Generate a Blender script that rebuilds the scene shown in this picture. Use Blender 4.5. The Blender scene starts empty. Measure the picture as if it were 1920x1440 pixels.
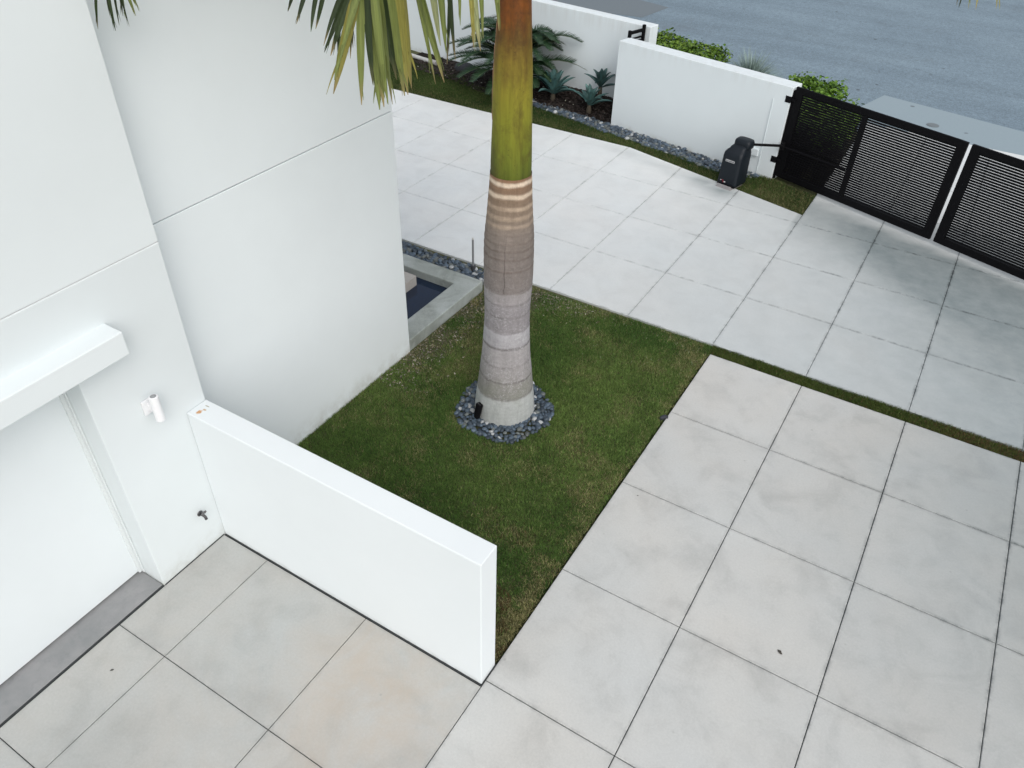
import bpy, bmesh, math, random
import numpy as np
from mathutils import Vector, Matrix

# ------------------------------------------------------------------ camera, sky, sun, exposure
SC = bpy.context.scene
COL = SC.collection
R = math.radians
cam_d = bpy.data.cameras.new("camera")
cam = bpy.data.objects.new("camera", cam_d)
COL.objects.link(cam)
cam_d.sensor_fit = 'HORIZONTAL'
cam_d.sensor_width = 36.0
cam_d.lens = 36.0 * 1455.437 / 1920.0
cam_d.clip_start = 0.05
cam_d.clip_end = 2000
CR = np.array([[0.8542806237876845, 0.5192914316392511, 0.023259940812007607],
               [0.3444770387332386, -0.5320502958903417, -0.7734714296135349],
               [-0.389281627624654, 0.6687741709042399, -0.6334042332705205]])
M = Matrix(((CR[0][0], -CR[1][0], -CR[2][0], 1.70401697),
            (CR[0][1], -CR[1][1], -CR[2][1], -7.4535235),
            (CR[0][2], -CR[1][2], -CR[2][2], 5.417649),
            (0, 0, 0, 1)))
cam.matrix_world = M
SC.camera = cam

SUN_EL, SUN_AZ = 44.0, 133.0          # azimuth measured clockwise from +Y
w = bpy.data.worlds.new("World")
SC.world = w
w.use_nodes = True
nt = w.node_tree
nt.nodes.clear()
out = nt.nodes.new('ShaderNodeOutputWorld')
bg = nt.nodes.new('ShaderNodeBackground')
sky = nt.nodes.new('ShaderNodeTexSky')
sky.sky_type = 'NISHITA'
sky.sun_disc = False
sky.sun_elevation = R(SUN_EL)
sky.sun_rotation = R(SUN_AZ)
sky.air_density = 1.0
sky.dust_density = 4.0
sky.ozone_density = 1.0
hs = nt.nodes.new('ShaderNodeHueSaturation')      # overcast: the cloud layer greys the blue
hs.inputs['Saturation'].default_value = 0.42
nt.links.new(sky.outputs[0], hs.inputs['Color'])
nt.links.new(hs.outputs[0], bg.inputs[0])
bg.inputs[1].default_value = 0.15
nt.links.new(bg.outputs[0], out.inputs[0])

sd = bpy.data.lights.new("sun", 'SUN')
sd.energy = 1.5
sd.angle = R(130)
sd.color = (1.0, 0.99, 0.965)
so = bpy.data.objects.new("sun", sd)
COL.objects.link(so)
so.rotation_euler = (R(90 - SUN_EL), 0, R(180 - SUN_AZ))
SC.view_settings.view_transform = 'Standard'
SC.view_settings.look = 'None'
SC.view_settings.exposure = 0.0
SC.view_settings.gamma = 1.0
SC.view_settings.use_curve_mapping = False

rnd = random.Random(7)
rng = np.random.default_rng(11)

# ------------------------------------------------------------------ helpers
def tag(o, label=None, cat=None, group=None, kind=None):
    if label: o["label"] = label
    if cat: o["category"] = cat
    if group: o["group"] = group
    if kind: o["kind"] = kind
    return o

def empty(name, loc, label, cat, group=None):
    o = bpy.data.objects.new(name, None)
    o.empty_display_size = 0.1
    o.location = loc
    COL.objects.link(o)
    return tag(o, label, cat, group)

def link(name, me, mat, parent=None, smooth=False):
    """link a mesh given in world coordinates; under a parent it keeps its place"""
    o = bpy.data.objects.new(name, me)
    COL.objects.link(o)
    for m in (mat if isinstance(mat, (list, tuple)) else [mat]):
        me.materials.append(m)
    if smooth:
        me.polygons.foreach_set('use_smooth', [True] * len(me.polygons))
    if parent is not None:
        pm = parent.matrix_basis.copy()
        p = parent.parent
        while p is not None:
            pm = p.matrix_basis @ pm
            p = p.parent
        me.transform(pm.inverted())
        o.parent = parent
    return o

class MB:
    """collects faces in world coordinates and builds them as ONE mesh"""
    def __init__(s): s.v = []; s.f = []; s.mi = []
    def quad(s, pts, mi=0):
        n = len(s.v); s.v += [tuple(p) for p in pts]; s.f.append(tuple(range(n, n + len(pts)))); s.mi.append(mi)
    def box(s, x0, x1, y0, y1, z0, z1, mi=0):
        n = len(s.v)
        s.v += [(x, y, z) for z in (z0, z1) for y in (y0, y1) for x in (x0, x1)]
        for f in ((0, 2, 3, 1), (4, 5, 7, 6), (0, 1, 5, 4), (2, 6, 7, 3), (0, 4, 6, 2), (1, 3, 7, 5)):
            s.f.append(tuple(n + i for i in f)); s.mi.append(mi)
    def obox(s, org, ux, uy, x0, x1, y0, y1, z0, z1, mi=0):
        """box in a frame turned about z: org + x*ux + y*uy"""
        n = len(s.v)
        for z in (z0, z1):
            for y in (y0, y1):
                for x in (x0, x1):
                    s.v.append((org[0] + x * ux[0] + y * uy[0], org[1] + x * ux[1] + y * uy[1], z))
        for f in ((0, 2, 3, 1), (4, 5, 7, 6), (0, 1, 5, 4), (2, 6, 7, 3), (0, 4, 6, 2), (1, 3, 7, 5)):
            s.f.append(tuple(n + i for i in f)); s.mi.append(mi)
    def prism(s, poly, z0, z1, mi=0):
        n = len(s.v); k = len(poly)
        s.v += [(x, y, z0) for x, y in poly] + [(x, y, z1) for x, y in poly]
        s.f.append(tuple(n + i for i in reversed(range(k)))); s.f.append(tuple(n + k + i for i in range(k)))
        s.mi += [mi, mi]
        for i in range(k):
            j = (i + 1) % k
            s.f.append((n + i, n + j, n + k + j, n + k + i)); s.mi.append(mi)
    def tube(s, pts, rad, seg=10, mi=0, cap=True):
        pts = [Vector(p) for p in pts]
        rad = rad if isinstance(rad, (list, tuple)) else [rad] * len(pts)
        n = len(s.v)
        up = None
        for i, p in enumerate(pts):
            d = (pts[min(i + 1, len(pts) - 1)] - pts[max(i - 1, 0)]).normalized()
            if up is None:
                up = d.orthogonal().normalized()
            else:
                up = (up - d * up.dot(d)).normalized()
            sd_ = d.cross(up)
            for k in range(seg):
                a = 2 * math.pi * k / seg
                s.v.append(tuple(p + (up * math.cos(a) + sd_ * math.sin(a)) * rad[i]))
        for i in range(len(pts) - 1):
            for k in range(seg):
                k2 = (k + 1) % seg
                s.f.append((n + i * seg + k, n + i * seg + k2, n + (i + 1) * seg + k2, n + (i + 1) * seg + k)); s.mi.append(mi)
        if cap:
            s.f.append(tuple(n + k for k in reversed(range(seg)))); s.mi.append(mi)
            m = n + (len(pts) - 1) * seg
            s.f.append(tuple(m + k for k in range(seg))); s.mi.append(mi)
    def mesh(s, name):
        me = bpy.data.meshes.new(name)
        me.from_pydata(s.v, [], s.f)
        me.polygons.foreach_set('material_index', s.mi)
        me.update()
        return me
    def build(s, name, mat, parent=None, smooth=False, bevel=0.0, seg=2):
        me = s.mesh(name)
        bm = bmesh.new(); bm.from_mesh(me)
        if bevel > 0:
            bmesh.ops.remove_doubles(bm, verts=bm.verts, dist=1e-5)
            es = [e for e in bm.edges if len(e.link_faces) == 2 and e.calc_face_angle(0) > 0.5]
            bmesh.ops.bevel(bm, geom=es, offset=bevel, offset_type='OFFSET', segments=seg, affect='EDGES', profile=0.5, clamp_overlap=True)
        bmesh.ops.recalc_face_normals(bm, faces=bm.faces)
        bm.to_mesh(me); bm.free()
        return link(name, me, mat, parent, smooth)

def np_mesh(name, V, F, colors=None, uv=None):
    """fast mesh from arrays: V (n,3), F (m,k); colors (n,3) per vertex"""
    me = bpy.data.meshes.new(name)
    V = np.asarray(V, np.float32); F = np.asarray(F, np.int32)
    m, k = F.shape
    me.vertices.add(len(V)); me.vertices.foreach_set('co', V.ravel())
    me.loops.add(m * k); me.loops.foreach_set('vertex_index', F.ravel())
    me.polygons.add(m)
    me.polygons.foreach_set('loop_start', np.arange(0, m * k, k, dtype=np.int32))
    me.polygons.foreach_set('loop_total', np.full(m, k, dtype=np.int32))
    if colors is not None:
        a = me.color_attributes.new('col', 'FLOAT_COLOR', 'POINT')
        a.data.foreach_set('color', np.c_[colors, np.ones(len(V))].astype(np.float32).ravel())
    me.update(); me.validate()
    return me

_perm = np.random.default_rng(3).random((64, 64))
def vnoise(x, y, sc=1.0, oct=3):
    """tiling value noise in 0..1, for arrays"""
    x = np.asarray(x, float) * sc; y = np.asarray(y, float) * sc
    t = 0; amp = 1; tot = 0
    for o in range(oct):
        xi = np.floor(x).astype(int); yi = np.floor(y).astype(int)
        fx = x - xi; fy = y - yi
        fx = fx * fx * (3 - 2 * fx); fy = fy * fy * (3 - 2 * fy)
        g = lambda a, b: _perm[a % 64, b % 64]
        t = t + amp * ((g(xi, yi) * (1 - fx) + g(xi + 1, yi) * fx) * (1 - fy) + (g(xi, yi + 1) * (1 - fx) + g(xi + 1, yi + 1) * fx) * fy)
        tot += amp; amp *= 0.5; x = x * 2.03 + 17; y = y * 2.03 + 5
    return t / tot

def in_poly(px, py, poly):
    px = np.asarray(px); py = np.asarray(py)
    c = np.zeros(px.shape, bool)
    n = len(poly)
    for i in range(n):
        x0, y0 = poly[i]; x1, y1 = poly[(i + 1) % n]
        k = ((y0 > py) != (y1 > py)) & (px < (x1 - x0) * (py - y0) / (y1 - y0 + 1e-12) + x0)
        c ^= k
    return c

# ------------------------------------------------------------------ materials
class NT:
    def __init__(s, name):
        s.m = bpy.data.materials.new(name); s.m.use_nodes = True
        s.t = s.m.node_tree; s.n = s.t.nodes; s.l = s.t.links
        s.b = s.n['Principled BSDF']
        s.geo = s.n.new('ShaderNodeTexCoord')
        s.co = s.geo.outputs['Object']
        g = s.n.new('ShaderNodeNewGeometry'); s.pos = g.outputs['Position']; s.rand = g.outputs['Random Per Island']
    def noise(s, scale, detail=4, rough=0.6, vec=None, dist=0.0):
        n = s.n.new('ShaderNodeTexNoise'); n.inputs['Scale'].default_value = scale
        n.inputs['Detail'].default_value = detail; n.inputs['Roughness'].default_value = rough
        n.inputs['Distortion'].default_value = dist
        s.l.new(vec if vec is not None else s.pos, n.inputs['Vector']); return n.outputs[0]
    def voro(s, scale, feat='F1', vec=None):
        n = s.n.new('ShaderNodeTexVoronoi'); n.inputs['Scale'].default_value = scale; n.feature = feat
        s.l.new(vec if vec is not None else s.pos, n.inputs['Vector']); return n.outputs['Distance']
    def scale_vec(s, sx, sy, sz):
        n = s.n.new('ShaderNodeMapping'); n.inputs['Scale'].default_value = (sx, sy, sz)
        s.l.new(s.pos, n.inputs['Vector']); return n.outputs[0]
    def ramp(s, fac, stops, interp='LINEAR'):
        n = s.n.new('ShaderNodeValToRGB'); e = n.color_ramp.elements; n.color_ramp.interpolation = interp
        while len(e) < len(stops): e.new(0.5)
        for i, (p, c) in enumerate(stops):
            e[i].position = p
            e[i].color = (*c, 1) if isinstance(c, (tuple, list)) else (c, c, c, 1)
        s.l.new(fac, n.inputs[0]); return n.outputs[0]
    def mix(s, fac, a, b, mode='MIX'):
        n = s.n.new('ShaderNodeMix'); n.data_type = 'RGBA'; n.blend_type = mode
        for isf, sock, v in ((1, n.inputs[0], fac), (0, n.inputs[6], a), (0, n.inputs[7], b)):
            if isinstance(v, (int, float)): sock.default_value = v if isf else (v, v, v, 1)
            elif isinstance(v, (tuple, list)): sock.default_value = (*v, 1)
            else: s.l.new(v, sock)
        return n.outputs[2]
    def math(s, op, a, b=0.0, clamp=False):
        n = s.n.new('ShaderNodeMath'); n.operation = op; n.use_clamp = clamp
        for sock, v in ((n.inputs[0], a), (n.inputs[1], b)):
            if isinstance(v, (int, float)): sock.default_value = v
            else: s.l.new(v, sock)
        return n.outputs[0]
    def attr(s, name):
        n = s.n.new('ShaderNodeAttribute'); n.attribute_name = name; return n
    def sep(s, v):
        n = s.n.new('ShaderNodeSeparateXYZ'); s.l.new(v, n.inputs[0]); return n.outputs
    def bump(s, h, strength=0.3, dist=0.01):
        n = s.n.new('ShaderNodeBump'); n.inputs['Strength'].default_value = strength; n.inputs['Distance'].default_value = dist
        s.l.new(h, n.inputs['Height']); s.l.new(n.outputs[0], s.b.inputs['Normal'])
    def out(s, color, rough=0.6, spec=0.5, metal=0.0):
        if isinstance(color, (tuple, list)): s.b.inputs['Base Color'].default_value = (*color, 1)
        else: s.l.new(color, s.b.inputs['Base Color'])
        if isinstance(rough, (int, float)): s.b.inputs['Roughness'].default_value = rough
        else: s.l.new(rough, s.b.inputs['Roughness'])
        s.b.inputs['Specular IOR Level'].default_value = spec
        s.b.inputs['Metallic'].default_value = metal
        return s.m

def simple(name, c, rough=0.5, var=0.12, scale=30, spec=0.5, metal=0.0, bump=0.0):
    t = NT(name)
    n = t.noise(scale, 3)
    col = t.mix(n, tuple(x * (1 - var) for x in c), tuple(min(1, x * (1 + var)) for x in c))
    if bump: t.bump(t.noise(scale * 4, 3), bump, 0.004)
    return t.out(col, rough, spec, metal)

def mat_stucco(name, base=(0.80, 0.835, 0.845), base_dirt=0.0, top_drip=None):
    t = NT(name)
    n1 = t.noise(0.9, 5, 0.6)
    c = t.mix(t.ramp(n1, [(0.3, 0.0), (0.72, 1.0)]), tuple(x * 0.965 for x in base), tuple(x * 1.01 for x in base))
    z = t.sep(t.pos)[2]
    streak = t.noise(1.0, 5, 0.65, t.scale_vec(9, 9, 0.5))
    if base_dirt:
        h = t.math('SUBTRACT', 1.0, t.math('DIVIDE', z, base_dirt), True)
        f = t.math('MULTIPLY', t.math('MULTIPLY', h, h), t.ramp(t.noise(5, 5, 0.7), [(0.38, 0.0), (0.7, 0.75)]))
        c = t.mix(f, c, (0.42, 0.42, 0.38))
    if top_drip:
        ztop, ln = top_drip
        h = t.math('SUBTRACT', 1.0, t.math('DIVIDE', t.math('SUBTRACT', ztop, z), ln), True)
        f = t.math('MULTIPLY', h, t.ramp(streak, [(0.42, 0.0), (0.75, 0.28)]))
        c = t.mix(f, c, (0.45, 0.45, 0.42))
    t.bump(t.noise(160, 3, 0.7), 0.12, 0.003)
    return t.out(c, 0.75, 0.25)

def mat_concrete(name, base, warm, cool, joint=0.5, speck=0.06, jw=0.035, blot=1.0, tv=0.05):
    """tile attribute 'col': r = tile tint, g = dirt; uv map holds metres from the tile's nearest joints"""
    t = NT(name)
    a = t.attr('col'); sx = t.n.new('ShaderNodeSeparateColor'); t.l.new(a.outputs['Color'], sx.inputs[0])
    warm_f = a.outputs['Alpha']
    tint, dirt_shade, jd = sx.outputs[0], sx.outputs[1], sx.outputs[2]
    big = t.ramp(t.noise(0.75, 4, 0.55), [(0.3, 0.0), (0.7, 1.0)])
    c = t.mix(big, cool, warm)
    c = t.mix(0.5, c, base)
    med = t.noise(2.6, 6, 0.62, dist=0.4)
    c = t.mix(1.0, c, t.ramp(med, [(0.28, 1 - 0.16 * (0.3 + 0.7 * blot)), (0.5, 0.985), (0.75, 1.04)]), 'MULTIPLY')
    fine = t.noise(55, 4, 0.75)
    c = t.mix(1.0, c, t.ramp(fine, [(0.25, 1 - speck * 1.6), (0.75, 1 + speck)]), 'MULTIPLY')
    vf = t.noise(260, 2, 0.8)
    c = t.mix(1.0, c, t.ramp(vf, [(0.3, 1 - speck), (0.7, 1 + speck * 0.6)]), 'MULTIPLY')
    c = t.mix(1.0, c, t.ramp(tint, [(0.0, 1 - tv), (1.0, 1 + tv)]), 'MULTIPLY')
    c = t.mix(t.math('MULTIPLY', warm_f, t.ramp(t.noise(1.6, 6, 0.7, dist=0.8), [(0.36, 0.12), (0.64, 1.0)])), c, (0.45, 0.375, 0.30))
    sm = t.ramp(t.noise(5.5, 6, 0.72, dist=0.8), [(0.60, 0.0), (0.78, 0.22 * blot)])
    c = t.mix(sm, c, (0.30, 0.31, 0.31))
    # blotchy grey stains
    bl = t.ramp(t.noise(1.35, 7, 0.7, dist=1.2), [(0.56, 0.0), (0.78, 0.30 * blot)])
    c = t.mix(bl, c, (0.33, 0.34, 0.33))
    sp = t.ramp(t.math('ADD', t.voro(3.1), t.math('MULTIPLY', t.noise(23, 3), 0.08)), [(0.055, 0.35 * blot), (0.085, 0.0)])
    c = t.mix(sp, c, (0.25, 0.25, 0.24))
    # dirt map with painted light falloff, and the dirt that gathers along joints
    c = t.mix(t.math('MULTIPLY', dirt_shade, t.ramp(t.noise(4.0, 6, 0.7), [(0.25, 0.80), (0.75, 1.0)])), c, (0.15, 0.19, 0.20))
    jn = t.ramp(t.noise(7, 6, 0.75), [(0.42, 0.0), (0.72, 1.0)])
    jf = t.math('MULTIPLY', t.math('POWER', t.math('SUBTRACT', 1.0, t.math('DIVIDE', jd, jw), True), 1.6), jn)
    jf = t.math('MULTIPLY', jf, t.math('ADD', joint, t.math('MULTIPLY', dirt_shade, 1.2)), True)
    c = t.mix(jf, c, (0.07, 0.085, 0.09))
    t.bump(t.math('ADD', t.math('MULTIPLY', fine, 0.5), vf), 0.10, 0.003)
    return t.out(c, 0.82, 0.25)

def mat_leaf(name, rough=0.45, trans=0.25, gain=1.0, spec=0.45, nscale=40):
    """leaf colour from the 'col' attribute, with fine variation and a little light let through"""
    t = NT(name)
    a = t.attr('col').outputs['Color']
    n = t.noise(nscale, 3)
    c = t.mix(1.0, a, t.ramp(n, [(0.25, 0.75 * gain), (0.75, 1.2 * gain)]), 'MULTIPLY')
    m = t.out(c, rough, spec)
    if trans > 0:
        tr = t.n.new('ShaderNodeBsdfTranslucent'); t.l.new(c, tr.inputs[0])
        mx = t.n.new('ShaderNodeMixShader'); mx.inputs[0].default_value = trans
        t.l.new(t.b.outputs[0], mx.inputs[1]); t.l.new(tr.outputs[0], mx.inputs[2])
        o = t.n['Material Output']; t.l.new(mx.outputs[0], o.inputs[0])
    return m

WHITE = mat_stucco("white_stucco", (0.735, 0.785, 0.80))
WHITE_HOUSE = mat_stucco("white_stucco_house", (0.70, 0.75, 0.765), base_dirt=0.30)  # darker copy of the house stucco, its colour lowered to offset bounced light
WHITE_SIDE = mat_stucco("white_stucco_side", (0.79, 0.845, 0.865), base_dirt=0.30)
WHITE_WALL = mat_stucco("white_stucco_wall", (0.80, 0.83, 0.84), base_dirt=0.10)
WHITE_GATE = mat_stucco("white_stucco_weathered", (0.72, 0.785, 0.81), base_dirt=0.12, top_drip=(1.5, 0.22))
WHITE_DOOR = mat_stucco("white_door_paint", (0.74, 0.79, 0.81))
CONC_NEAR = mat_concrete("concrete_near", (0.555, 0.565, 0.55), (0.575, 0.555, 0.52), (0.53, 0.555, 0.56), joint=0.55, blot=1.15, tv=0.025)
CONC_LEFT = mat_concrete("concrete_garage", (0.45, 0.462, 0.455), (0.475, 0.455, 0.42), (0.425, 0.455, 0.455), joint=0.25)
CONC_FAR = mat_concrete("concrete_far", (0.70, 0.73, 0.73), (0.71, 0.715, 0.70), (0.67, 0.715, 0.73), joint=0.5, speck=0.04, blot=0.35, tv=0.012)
JOINT = simple("joint_dirt", (0.035, 0.04, 0.042), 0.95, 0.5, 20)
tj = NT("far_joint"); zj = tj.sep(tj.pos)                 # cleaner, paler joints away from the gate
fj = tj.math('ADD', tj.math('MULTIPLY', zj[0], 0.14), tj.math('MULTIPLY', tj.math('SUBTRACT', tj.noise(1.6, 5, 0.7), 0.5), 1.3))
JOINT_FAR = tj.out(tj.ramp(fj, [(0.0, (0.30, 0.31, 0.31)), (0.30, (0.05, 0.058, 0.06))]), 0.95, 0.2)
SOIL = simple("soil", (0.055, 0.05, 0.03), 0.95, 0.5, 25, bump=0.6)
BLACK = simple("black_metal", (0.0045, 0.0045, 0.0055), 0.55, 0.25, 12, spec=0.10)
BLACKP = simple("black_plastic", (0.007, 0.011, 0.016), 0.5, 0.15, 18, spec=0.3, bump=0.05)
STEEL = simple("brushed_steel", (0.42, 0.43, 0.44), 0.35, 0.15, 40, metal=0.9)
DARKST = simple("dark_steel", (0.09, 0.09, 0.095), 0.45, 0.2, 40, metal=0.6)

# ------------------------------------------------------------------ ground, road
mb = MB(); mb.quad([(-400, -400, -0.12), (400, -400, -0.12), (400, 400, -0.12), (-400, 400, -0.12)])
tag(mb.build("ground", simple("ground_grass", (0.06, 0.075, 0.03), 0.95, 0.4, 3)), kind="structure")

t = NT("asphalt")
base = t.mix(t.ramp(t.noise(0.35, 4, 0.6), [(0.3, 0), (0.7, 1)]), (0.175, 0.235, 0.283), (0.205, 0.272, 0.322))
sp = t.ramp(t.noise(38, 3, 0.8), [(0.22, 0.5), (0.5, 0.98), (0.8, 1.6)])
c = t.mix(1.0, base, sp, 'MULTIPLY')
c = t.mix(1.0, c, t.ramp(t.noise(11, 3, 0.7), [(0.25, 0.85), (0.75, 1.12)]), 'MULTIPLY')
cr = t.n.new('ShaderNodeTexVoronoi'); cr.feature = 'DISTANCE_TO_EDGE'; cr.inputs['Scale'].default_value = 0.22
wv = t.n.new('ShaderNodeVectorMath'); wv.operation = 'ADD'
nz = t.n.new('ShaderNodeTexNoise'); nz.inputs['Scale'].default_value = 0.9; nz.inputs['Detail'].default_value = 6
t.l.new(t.pos, nz.inputs['Vector']); t.l.new(t.pos, wv.inputs[0]); t.l.new(nz.outputs['Color'], wv.inputs[1]); t.l.new(wv.outputs[0], cr.inputs['Vector'])
crk = t.math('MULTIPLY', t.ramp(cr.outputs['Distance'], [(0.0, 0.45), (0.004, 0.0)]), t.ramp(t.noise(0.6, 3), [(0.52, 0), (0.62, 1)]))
c = t.mix(crk, c, (0.07, 0.08, 0.09))
spot = t.ramp(t.math('ADD', t.voro(1.15), t.math('MULTIPLY', t.noise(16, 3), 0.05)), [(0.055, 0.75), (0.085, 0.0)])
c = t.mix(spot, c, (0.07, 0.08, 0.09))
blot = t.ramp(t.noise(0.28, 6, 0.7), [(0.55, 0.0), (0.75, 0.55)])
c = t.mix(blot, c, (0.13, 0.155, 0.175))
lane = t.noise(1.0, 4, 0.6, t.scale_vec(0.10, 1.3, 1.0), 0.4)
c = t.mix(1.0, c, t.ramp(lane, [(0.3, 0.90), (0.7, 1.07)]), 'MULTIPLY')
t.bump(t.noise(90, 3, 0.8), 0.35, 0.006)
ASPH = t.out(c, 0.9, 0.25)
mb = MB(); mb.quad([(-120, 8.2, -0.04), (120, 8.2, -0.04), (120, 60, -0.04), (-120, 60, -0.04)])
tag(mb.build("road", ASPH), kind="structure")
# darker tar patch on the road
mb = MB(); mb.quad([(-11.2, 13.4, -0.036), (-8.1, 13.1, -0.036), (-6.73, 13.34, -0.036), (-6.55, 14.75, -0.036), (-9.5, 15.6, -0.036)])
t2 = NT("tar_patch"); cc = t2.mix(t2.noise(40, 3, 0.8), (0.125, 0.155, 0.175), (0.19, 0.22, 0.24)); t2.bump(t2.noise(90, 3), 0.3, 0.005)
tag(mb.build("road_patch", t2.out(cc, 0.9, 0.25)), kind="structure")
# pale concrete strip where the driveway meets the road
t3 = NT("apron_concrete"); cc = t3.mix(t3.noise(34, 4, 0.8), (0.24, 0.305, 0.345), (0.30, 0.37, 0.405))
cc = t3.mix(t3.ramp(t3.math('ADD', t3.voro(1.5), t3.math('MULTIPLY', t3.noise(14, 3), 0.07)), [(0.09, 0.7), (0.12, 0.0)]), cc, (0.10, 0.115, 0.125))
t3.bump(t3.noise(90, 3), 0.25, 0.005)
mb = MB()
mb.prism([(-0.30, 8.76), (6.5, 8.76), (6.5, 9.2), (2.62, 10.11), (-0.05, 10.70), (-0.32, 9.66)], -0.10, -0.022)
tag(mb.build("road_apron", t3.out(cc, 0.88, 0.25)), kind="structure")
mb = MB()
for k in range(24):
    a = k * math.pi / 12
mb.tube([(1.09, 9.44, -0.03), (1.09, 9.44, -0.016)], 0.115, 28)
mb.tube([(1.09, 9.44, -0.017), (1.09, 9.44, -0.013)], 0.085, 24)
tag(mb.build("valve_cover", simple("cover_iron", (0.16, 0.185, 0.20), 0.7, 0.3, 60)), "round grey utility cover set in the concrete apron beyond the slatted gate", "utility cover")

# ------------------------------------------------------------------ concrete paving, cut in tiles
def clip(poly, a, b, c):                       # keep a*x+b*y<=c
    o = []
    for i in range(len(poly)):
        p, q = poly[i], poly[(i + 1) % len(poly)]
        dp, dq = a * p[0] + b * p[1] - c, a * q[0] + b * q[1] - c
        if dp <= 0: o.append(p)
        if (dp < 0 < dq) or (dq < 0 < dp):
            s_ = dp / (dp - dq); o.append((p[0] + s_ * (q[0] - p[0]), p[1] + s_ * (q[1] - p[1])))
    return o

def pave(name, mat, xs, ys, dirt_shadef, clipf=None, gap=0.0035, warmf=None, thick=0.11, z=0.0, gapf=None):
    V, F, Ccol = [], [], []
    me = bpy.data.meshes.new(name)
    for i in range(len(xs) - 1):
        for j in range(len(ys) - 1):
            tint = rnd.random()
            gx0 = gx1 = gy0 = gy1 = gap
            x0, x1, y0, y1 = xs[i] + gx0, xs[i + 1] - gx1, ys[j] + gy0, ys[j + 1] - gy1
            def cuts(a, b):
                L = b - a
                return [a, a + .004, a + .02, a + .045, a + .09] + [a + L * q for q in (.2, .35, .5, .65, .8)] + [b - .09, b - .045, b - .02, b - .004, b]
            cx, cy = cuts(x0, x1), cuts(y0, y1)
            zz = lambda x, y: z - (0.0035 if min(x - x0, x1 - x, y - y0, y1 - y) < 0.002 else 0.0)
            for a in range(len(cx) - 1):
                for b in range(len(cy) - 1):
                    p = [(cx[a], cy[b]), (cx[a + 1], cy[b]), (cx[a + 1], cy[b + 1]), (cx[a], cy[b + 1])]
                    if clipf:
                        for h in clipf(xs[i], ys[j]):
                            p = clip(p, *h)
                            if len(p) < 3: break
                        if len(p) < 3: continue
                    n = len(V)
                    for q in p:
                        V.append((q[0], q[1], zz(*q)))
                        jd = min(q[0] - x0, x1 - q[0], q[1] - y0, y1 - q[1])
                        Ccol.append((tint, dirt_shadef(*q), max(0, jd)))
                    F.append(tuple(range(n, n + len(p))))
            # sides of the tile
            P = [(x0, y0), (x1, y0), (x1, y1), (x0, y1)]
            if clipf:
                for h in clipf(xs[i], ys[j]):
                    P = clip(P, *h)
                    if len(P) < 3: break
                if len(P) < 3: continue
            for k in range(len(P)):
                p, q = P[k], P[(k + 1) % len(P)]
                n = len(V)
                V += [(p[0], p[1], z - 0.0035), (q[0], q[1], z - 0.0035), (q[0], q[1], z - thick), (p[0], p[1], z - thick)]
                Ccol += [(tint, dirt_shadef(*p) + .25, .5)] * 4
                F.append((n + 3, n + 2, n + 1, n))
    me.from_pydata(V, [], F)
    ca = me.color_attributes.new('col', 'FLOAT_COLOR', 'POINT')
    ca.data.foreach_set('color', np.c_[np.array(Ccol), np.array([warmf(p[0], p[1]) if warmf else 0.0 for p in V])].astype(np.float32).ravel())
    o = link(name, me, mat)
    return tag(o, kind="structure")

def sstep(a, b, x): 
    q = min(1, max(0, (x - a) / (b - a))); return q * q * (3 - 2 * q)
GA, GB = np.array([-0.78, 5.235]), np.array([3.1, 3.85])      # gate line
gdir = (GB - GA) / np.linalg.norm(GB - GA); gnor = np.array([gdir[1], -gdir[0]])   # towards the yard
def dirt_near(x, y):
    return 0.62 * sstep(0.4, 4.2, x) * sstep(-6.0, -0.5, y) + 0.04
def dirt_left(x, y):
    d = 0.04
    d += 0.16 * math.exp(-((x + 1.95) ** 2 + (y + 6.75) ** 2) / 0.12)
    return d
def dirt_shade_far(x, y):
    d = 0.0
    if y > 3 - 0.3 * x:
        g = (GA[0] - x) * -gnor[0] + (GA[1] - y) * -gnor[1]
        if x > -0.1 and g > 0: d += 0.80 * sstep(0.12, 0.34, g) * (1 - sstep(0.4, 2.0, g)) * (0.45 + 0.55 * sstep(0, 2.5, x))
    gg = (GA[0] - x) * -gnor[0] + (GA[1] - y) * -gnor[1]
    d += 0.34 * sstep(-3.4, 0.6, x) + 0.80 * sstep(0.0, 4.0, x) * sstep(-0.05, 0.3, gg) * (0.55 + 0.45 * sstep(0.4, 3.6, y))  # left to right gradient: part dirt, part light falloff painted in
    e = 5.06 - max(0, (x + 3.32)) * 0.271 - y                 # distance to the grass edge
    if x < 0: d += 0.25 * math.exp(-((x + 2.6) ** 2) / 1.6) * math.exp(-(e - 0.22) ** 2 / 0.02)
    if x < 0: d += 0.5 * math.exp(-((x + 1.75) ** 2 + (y - 4.45) ** 2) / 0.03) + 0.55 * math.exp(-((x + 1.35) ** 2 + (y - 4.27) ** 2) / 0.05)
    return min(d, 0.92)

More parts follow.
